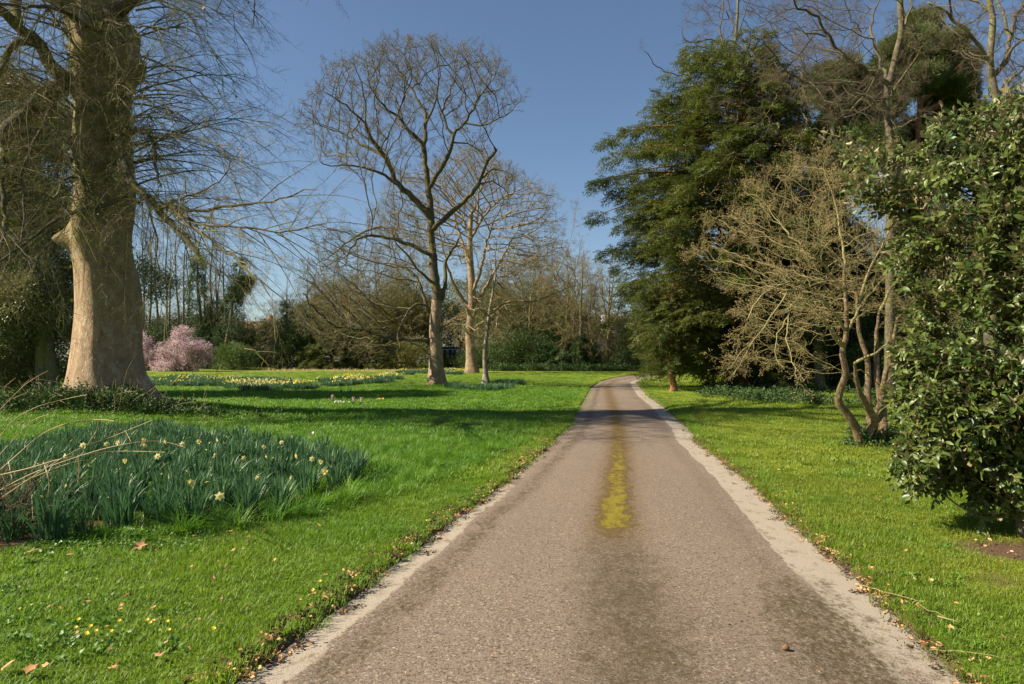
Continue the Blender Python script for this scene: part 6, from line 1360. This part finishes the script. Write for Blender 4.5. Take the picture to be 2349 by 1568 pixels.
# hyacinths and the orange primroses
def hyacinth_mesh(seed):
    rg = np.random.default_rng(seed); C_, D_ = [], []
    for k in range(60): z = rg.uniform(0, .13); a = k * 2.4; r_ = .018 * math.sin(min(1, (z + .03) / .13) * 2.2) + .01; C_.append([r_ * math.cos(a) * .5, r_ * math.sin(a) * .5, z]); D_.append([math.cos(a), math.sin(a), .2])
    V, T = leaf_cards(np.array(C_), np.array(D_), np.tile([0, 0, 1.], (60, 1)), .035, .022); return mk_mesh('bloom', V, [T], M['hyacinth_petal'])
HYM = hyacinth_mesh(1); HYL = daff_leaves(77, 8, (.12, .2), .03); SM = tube_mesh('stem', [(np.array([[0, 0, 0], [0, 0, .15]]), np.array([.006, .006]))], M['daff_leaf'], .0001, 5)
HY = [(695, 899, 'by the right end of the far drift'), (722, 901, 'second from the left of the far row'), (783, 901, 'before the paired hyacinths'), (798, 902, 'left one of the touching pair'), (804, 903, 'right one of the touching pair'), (762, 924, 'nearest on the left beside the pale primrose'), (810, 930, 'left one of the two tallest nearest blooms'), (828, 931, 'right one of the two tallest nearest blooms'), (932, 907, 'smallest, alone left of the tallest tree'), (622, 899, 'faint, by the small daffodil patch')]
for x, y, w in HY:
    b = gp(x, y); o = thing('hyacinth', 'pink hyacinth in the open lawn, ' + w, 'flower', b, 'pink hyacinths in the lawn', x * .7); link('stem', SM, o); link('bloom', HYM, o, (0, 0, .11)); link('leaves', HYL, o); o.scale = (1.2,) * 3
def small_flower(name, label, x, y, mat, n_, sp, sz, cat='flower', group=None):
    b = gp(x, y); rg = np.random.default_rng(int(x)); C_, D_, U_ = [], [], []
    o = thing(name, label, cat, b, group)
    for j in range(n_):
        c_ = np.array([rg.normal(0, sp), rg.normal(0, sp), rg.uniform(.05, .11)])
        for k in range(5): a = k * 2 * PI / 5; C_.append(c_); D_.append([math.cos(a), math.sin(a) * .5, .6 + .5 * math.sin(a)]); U_.append([0, -.7, .7])
    V, T = leaf_cards(np.array(C_), np.array(D_, float), np.array(U_, float), sz, sz * .8); link('petals', mk_mesh('petals', V, [T], mat), o)
    V, T = leaf_cards(np.zeros((9, 3)), np.array([[math.cos(a), math.sin(a), .45] for a in np.arange(9) * .7]), np.tile([0, 0, 1.], (9, 1)), .11 if cat != 'flower' or n_ > 2 else .03, .04 if n_ > 2 else .015); link('leaves', mk_mesh('leaves', V, [T], M['weed_leaf']), o)
small_flower('primrose', 'orange primrose in the lawn, the farther of two left of the tallest tree', 868, 913, M['orange_petal'], 5, .05, .035); small_flower('primrose', 'orange primrose in the lawn, the nearer of two left of the tallest tree', 875, 919, M['orange_petal'], 5, .05, .035)
small_flower('primrose', 'cream primrose cluster spread low in the lawn among the hyacinths', 780, 926, M['white_petal'], 14, .16, .03); small_flower('crocus', 'lone pale blue flower just behind the daffodil bed', 720, 1003, M['white_petal'], 2, .02, .03)
for k, (x, y) in enumerate([(178, 1520), (200, 1537), (210, 1544), (345, 1530), (382, 1528), (262, 1532), (482, 1546), (725, 1432)]):
    if y < 1560: small_flower('celandine', 'tiny yellow celandine in the near left lawn', x, y - 62, M['petal_gold'], 2, .02, .014, group='yellow celandines in the near lawn')

# ---------------- grass
M['soil_bit'] = flat_mat('soil_bit', (0.05, 0.03, 0.018), (0.10, 0.06, 0.035), 30)
def fill(n_, y0, y1, cond, rng):
    Y_ = np.sqrt(rng.uniform(y0 ** 2, y1 ** 2, n_)); X_ = rng.uniform(-.84, .84, n_) * Y_ + rng.uniform(-1, 1, n_); off = np.maximum(Lf(Y_) - X_, X_ - Rf(Y_)); s = soil_at(X_, Y_); keep = (off > .02) & (rng.random(n_) > s * 1.1) & cond(X_, Y_)
    keep &= ~((X_ > gB[0] + 2.2) & (Y_ < 8)); return X_[keep], Y_[keep]
MB_ = sorted([tuple(gp(*p_)[:2]) for p_ in [(-40, 1268), (330, 1240), (700, 1192), (940, 1122), (1100, 1062), (1200, 1012), (1280, 962), (1330, 917), (1345, 892), (1360, 876)]], key=lambda q: q[1])
mbx = lambda Y_: np.interp(Y_, [q[1] for q in MB_], [q[0] for q in MB_])
longz = lambda X_, Y_: (X_ < mbx(Y_)) & (Y_ > 5.6)
def up(name, label, X_, Y_, src, sc, rng, lean=.12, zs=None, sink=0.0):
    n_ = len(X_); Z_ = height(X_, Y_) - sink; s_ = rng.uniform(*sc, n_); S3 = np.stack([s_, s_, s_ * (zs if zs is not None else 1.0)], 1)
    o = scatter(name, np.stack([X_, Y_, Z_], 1), np.stack([rng.normal(0, lean, n_), rng.normal(0, lean, n_), rng.uniform(-PI, PI, n_)], 1), S3, src); o['label'] = label; o['category'] = 'grass'; return o
rg = np.random.default_rng(450)
X_, Y_ = fill(26000, 2.2, 9.5, lambda x, y: ~longz(x, y) & (x > Rf(y)), rg); nz = 1 + .45 * vnoise(np.stack([X_, Y_, X_ * 0], 1), 1.3); up('verge_grass', 'yellow green mown grass on the right of the drive', X_, Y_, S['verge'], (.75, 1.25), rg, zs=nz)
X_, Y_ = fill(16000, 9, 26, lambda x, y: (x > Rf(y)), rg); nz = 1 + .4 * vnoise(np.stack([X_, Y_, X_ * 0], 1), .8); up('right_lawn_grass', 'yellow green mown lawn under the trees on the right', X_, Y_, S['verge_mid'], (.7, 1.2), rg, zs=nz)
X_, Y_ = fill(26000, 2.2, 9.5, lambda x, y: ~longz(x, y) & (x < Lf(y)), rg); nz = 1 + .45 * vnoise(np.stack([X_, Y_, X_ * 0], 1), 1.3); up('short_grass', 'short mown grass on the near lawn verges', X_, Y_, S['turf'], (.75, 1.25), rg, zs=nz)
X_, Y_ = fill(16000, 9, 24, lambda x, y: ~longz(x, y) & (x < Lf(y)), rg); nz = 1 + .4 * vnoise(np.stack([X_, Y_, X_ * 0], 1), .8); up('lawn_grass', 'mown grass of the lawns in the middle distance', X_, Y_, S['turf_mid'], (.7, 1.2), rg, zs=nz)
X_, Y_ = fill(15000, 5.6, 14, longz, rg); nz = 1 + .45 * vnoise(np.stack([X_, Y_, X_ * 0], 1), .9); up('long_grass', 'longer lush grass around the daffodil bed', X_, Y_, S['long'], (.6, 1.15), rg, zs=nz)
X_, Y_ = fill(21000, 13, 36, longz, rg); nz = 1 + .45 * vnoise(np.stack([X_, Y_, X_ * 0], 1), .5); up('meadow_grass', 'rippled lush grass across the open left lawn', X_, Y_, S['long_mid'], (.55, 1.1), rg, zs=nz)
X_, Y_ = fill(9000, 22, 62, lambda x, y: y > 22, rg); s_ = .9; up('far_grass', 'far sunlit lawn grass before the woodland', X_, Y_, S['turf_mid'], (1.0, 2.0), rg, zs=.8)
tk = [(gp(rg.uniform(390, 1150), rg.uniform(1130, 1240))) for _ in range(90)] + [gp(rg.uniform(430, 620), rg.uniform(985, 1012)) for _ in range(26)] + [gp(rg.uniform(600, 1250), rg.uniform(990, 1130)) for _ in range(60)]; tk = np.array([q for q in tk if q[0] < mbx(q[1])])
up('grass_tussocks', 'taller arching grass tussocks round the daffodil clumps', tk[:, 0], tk[:, 1], S['tussock'], (.5, 1.0), rg)
w_ = [gp(rg.uniform(0, 420), rg.uniform(1270, 1520)) for _ in range(90)] + [gp(rg.uniform(60, 480), rg.uniform(1215, 1262)) for _ in range(200)] + [gp(rg.uniform(0, 700), rg.uniform(958, 1010)) for _ in range(320)] + [gp(rg.uniform(1500, 2300), rg.uniform(1000, 1560)) for _ in range(160)]
w_ = np.array([q for q in w_ if (q[0] < Lf(q[1]) - .1 or q[0] > Rf(q[1]) + .1)]); up('lawn_weeds', 'patches of round leaved weeds and clover in the lawn', w_[:, 0], w_[:, 1], S['weed'], (.5, 1.1), rg, sink=-.01)
v_ = rg.uniform(2.6, 20, 700); sd_ = rg.random(700) < .5; xx = np.where(sd_, Lf(v_) - .05 - np.abs(rg.normal(0, .08, 700)), Rf(v_) + .05 + np.abs(rg.normal(0, .07, 700))); up('edge_grass', 'ragged grass tufts along the crumbling soil edge of the drive', xx, v_, S['turf'], (.7, 1.35), rg, lean=.3)
v_ = rg.uniform(2.6, 14, 1500); sd_ = rg.random(1500) < .6; xx = np.where(sd_, Lf(v_) + rg.normal(-.06, .07, 1500), Rf(v_) + rg.normal(.03, .06, 1500)); S['crumbs'] = cluster('crumbs', M['dead_leaf'], 4, .05, 9, .022, .014, 15, .25); S['soil_bits'] = cluster('soil_bits', M['soil_bit'], 4, .05, 16, .02, .017, 16, .3)
for nm_, lb_, sl_, sr_ in (('leaf_litter', 'brown leaf crumbs along both edges of the drive', slice(0, 600), 'crumbs'), ('soil_crumbs', 'crumbled dark soil along both edges of the drive', slice(600, 1500), 'soil_bits')):
    a_, b_ = xx[sl_], v_[sl_]; o = scatter(nm_, np.stack([a_, b_, np.maximum(height(a_, b_), zbase(b_)) + .012], 1), np.stack([a_ * 0, a_ * 0, rg.uniform(0, 6, len(a_))], 1), rg.uniform(.5, 1.4, len(a_)), S[sr_]); o['label'] = lb_; o['category'] = 'litter'

# ---------------- fallen leaves, twigs, crumbs on the drive
def dead_leaf(seed, L=.07):
    rg = np.random.default_rng(seed); n = 7; a = np.linspace(0, 2 * PI, 11)[:-1]; r = L * .5 * (1 + .35 * np.cos(a * 5 + seed) + rg.normal(0, .12, 10)); V = np.stack([r * np.cos(a), r * .75 * np.sin(a), .25 * r * np.abs(np.sin(a)) + rg.normal(0, .05, 10) * L], 1); V = np.concatenate([V, [[0, 0, -.002]]]); T = np.array([[10, k, (k + 1) % 10] for k in range(10)]); return mk_mesh('dead_leaf', V, [T], M['dead_leaf'])
DL = [dead_leaf(s_) for s_ in range(6)]
LP_ = [(320, 1264, 1.5, 'large curled brown leaf on the grass edge below the daffodils'), (70, 1555, 1.0, 'big broad tan leaf lying at the bottom left corner'), (20, 1545, .9, 'dark brown leaf beside the big tan leaf at the bottom left corner'), (78, 1275, .9, 'brown leaf left of the foremost daffodil clump'), (365, 1520, .7, 'tan leaf lying alone near the bottom edge of the left lawn'),
       (360, 1437, .8, 'crumpled orange brown leaf pair in the near left lawn'), (346, 1413, .7, 'reddish leaf just above the crumpled leaf pair'), (352, 1409, .6, 'small leaf touching the reddish leaf'), (730, 1215, .9, 'orange brown leaf on the shaded verge right of the daffodils'), (605, 1225, .7, 'brown leaf on the verge left of the orange one'), (570, 1243, .8, 'tan leaf by the tip of the long dry twig'),
       (745, 1385, .6, 'pale tan leaf standing upright in the verge'), (505, 1388, .6, 'small pinkish leaf in the middle of the left lawn'), (600, 1480, .7, 'brown leaf in the lawn nearer the drive'), (160, 1285, .7, 'small brown leaf below the gap in the daffodils'), (430, 1505, .6, 'light brown leaf low in the left lawn')]
rg = np.random.default_rng(460); hs = lambda q: (q[0], q[1], q[2] + .045)
for k, (x, y, s_, lab) in enumerate(LP_):
    o = link('dead_leaf', DL[k % 6], None, hs(gp(x, y)), (rg.uniform(-.5, .5), rg.uniform(-.5, .5), rg.uniform(0, 6))); tag(o, lab, 'leaf', 'fallen brown leaves'); o.scale = (s_,) * 3
for k in range(120):
    if k < 70: x, y = rg.uniform(0, 1000), rg.uniform(1225, 1560)
    elif k < 105: x, y = rg.uniform(1650, 2349), rg.uniform(1050, 1560)
    else: x, y = rg.uniform(2220, 2349), rg.uniform(1240, 1300)
    g = gp(x, y)
    if Lf(g[1]) - .05 < g[0] < Rf(g[1]) + .05: continue
    o = link('dead_leaf', DL[k % 6], None, hs(g), (rg.uniform(-.6, .6), rg.uniform(-.6, .6), rg.uniform(0, 6))); tag(o, 'small brown leaf scrap lying in the grass', 'leaf', 'small leaf scraps in the lawns'); o['label'] = 'small brown leaf scrap in the grass, ' + ('left lawn nearest the picture bottom' if k < 70 and y > 1450 else 'left lawn near the drive' if k < 70 and x > 550 else 'left lawn below the daffodil bed' if k < 70 else 'right verge' if k < 105 else 'under the glossy evergreen'); o.scale = (rg.uniform(.25, .55),) * 3
TW = [([(1955, 1352), (2060, 1383), (2120, 1400)], .004, 'tan straight twig on the right lawn beside the pale edge'), ([(2130, 1513), (2210, 1515), (2300, 1530)], .003, 'long thin reddish twig near the bottom right corner'), ([(2100, 1400), (2150, 1425), (2165, 1432)], .003, 'short twig continuing the tan one'), ([(1880, 1265), (1910, 1273)], .004, 'very short twig near the evergreen bush'),
      ([(2087, 1328), (2095, 1338), (2100, 1345)], .004, 'small grey twig in the middle of the right lawn'), ([(545, 1215), (590, 1190), (648, 1165)], .004, 'long pale dry twig propped in front of the daffodils'), ([(1985, 1292), (2030, 1283)], .004, 'short curved twig above the small grey one'), ([(1765, 1432), (1815, 1448)], .0025, 'fine straw lying on the drive surface'), ([(2150, 1432), (2195, 1445)], .006, 'grey green stick in the right lawn')]
for pts, r_, lab in TW:
    g = [np.array(gp(x, y)) + [0, 0, .05 if 'drive' not in lab else .034] for x, y in pts]; q = resample(g, .05) - g[0]; q += rg.normal(0, .004, q.shape); o = link('twig', tube_mesh('twig', [(q, np.linspace(r_, r_ * .5, len(q)))], M['pale_twig'], .0001, 6), None, g[0]); tag(o, lab, 'twig', 'twigs lying about')
def lump(name, x, y, s_, mat, lab, cat, group=None):
    g = gp(x, y); n = 10; V = []
    for i_ in range(6):
        f = i_ / 5 * PI
        for j in range(n): a = j * 2 * PI / n; r_ = math.sin(f) * (1 + rg.normal(0, .12)); V.append([r_ * math.cos(a) * s_, r_ * math.sin(a) * s_ * .8, -math.cos(f) * s_ * .7 + s_ * .6])
    k_ = np.arange(n); Fq = np.concatenate([np.stack([i_ * n + k_, i_ * n + (k_ + 1) % n, (i_ + 1) * n + (k_ + 1) % n, (i_ + 1) * n + k_], 1) for i_ in range(5)]); o = link(name, mk_mesh(name, V, [Fq], mat, smooth=True), None, (g[0], g[1], float(zbase(g[1])) + .02)); tag(o, lab, cat, group)
M['clod'] = flat_mat('clod', (0.12, 0.06, 0.03), (0.24, 0.13, 0.06), 60, bump=.8)
lump('mud_clod', 1803, 1512, .022, M['clod'], 'brown mossy clod lying on the drive near the bottom edge', 'clod')
for k, (x, y) in enumerate([(1682, 1420), (1700, 1445), (1672, 1452), (1640, 1402)]):
    lump('mud_crumb', x, y, .008, M['clod'], 'small dark crumb of mud on the right side of the drive', 'crumb', 'mud crumbs on the drive')
for k in range(60):
    Yp = rg.uniform(2.8, 9); Xp = rg.uniform(Lf(Yp) + .05, Rf(Yp) - .05); o = link('dead_leaf', DL[k % 6], None, (Xp, Yp, float(zbase(Yp)) + .032), (0, 0, rg.uniform(0, 6))); tag(o, 'tiny leaf fragment scattered on the drive surface', 'leaf', 'leaf fragments on the drive'); o.scale = (rg.uniform(.10, .26),) * 3
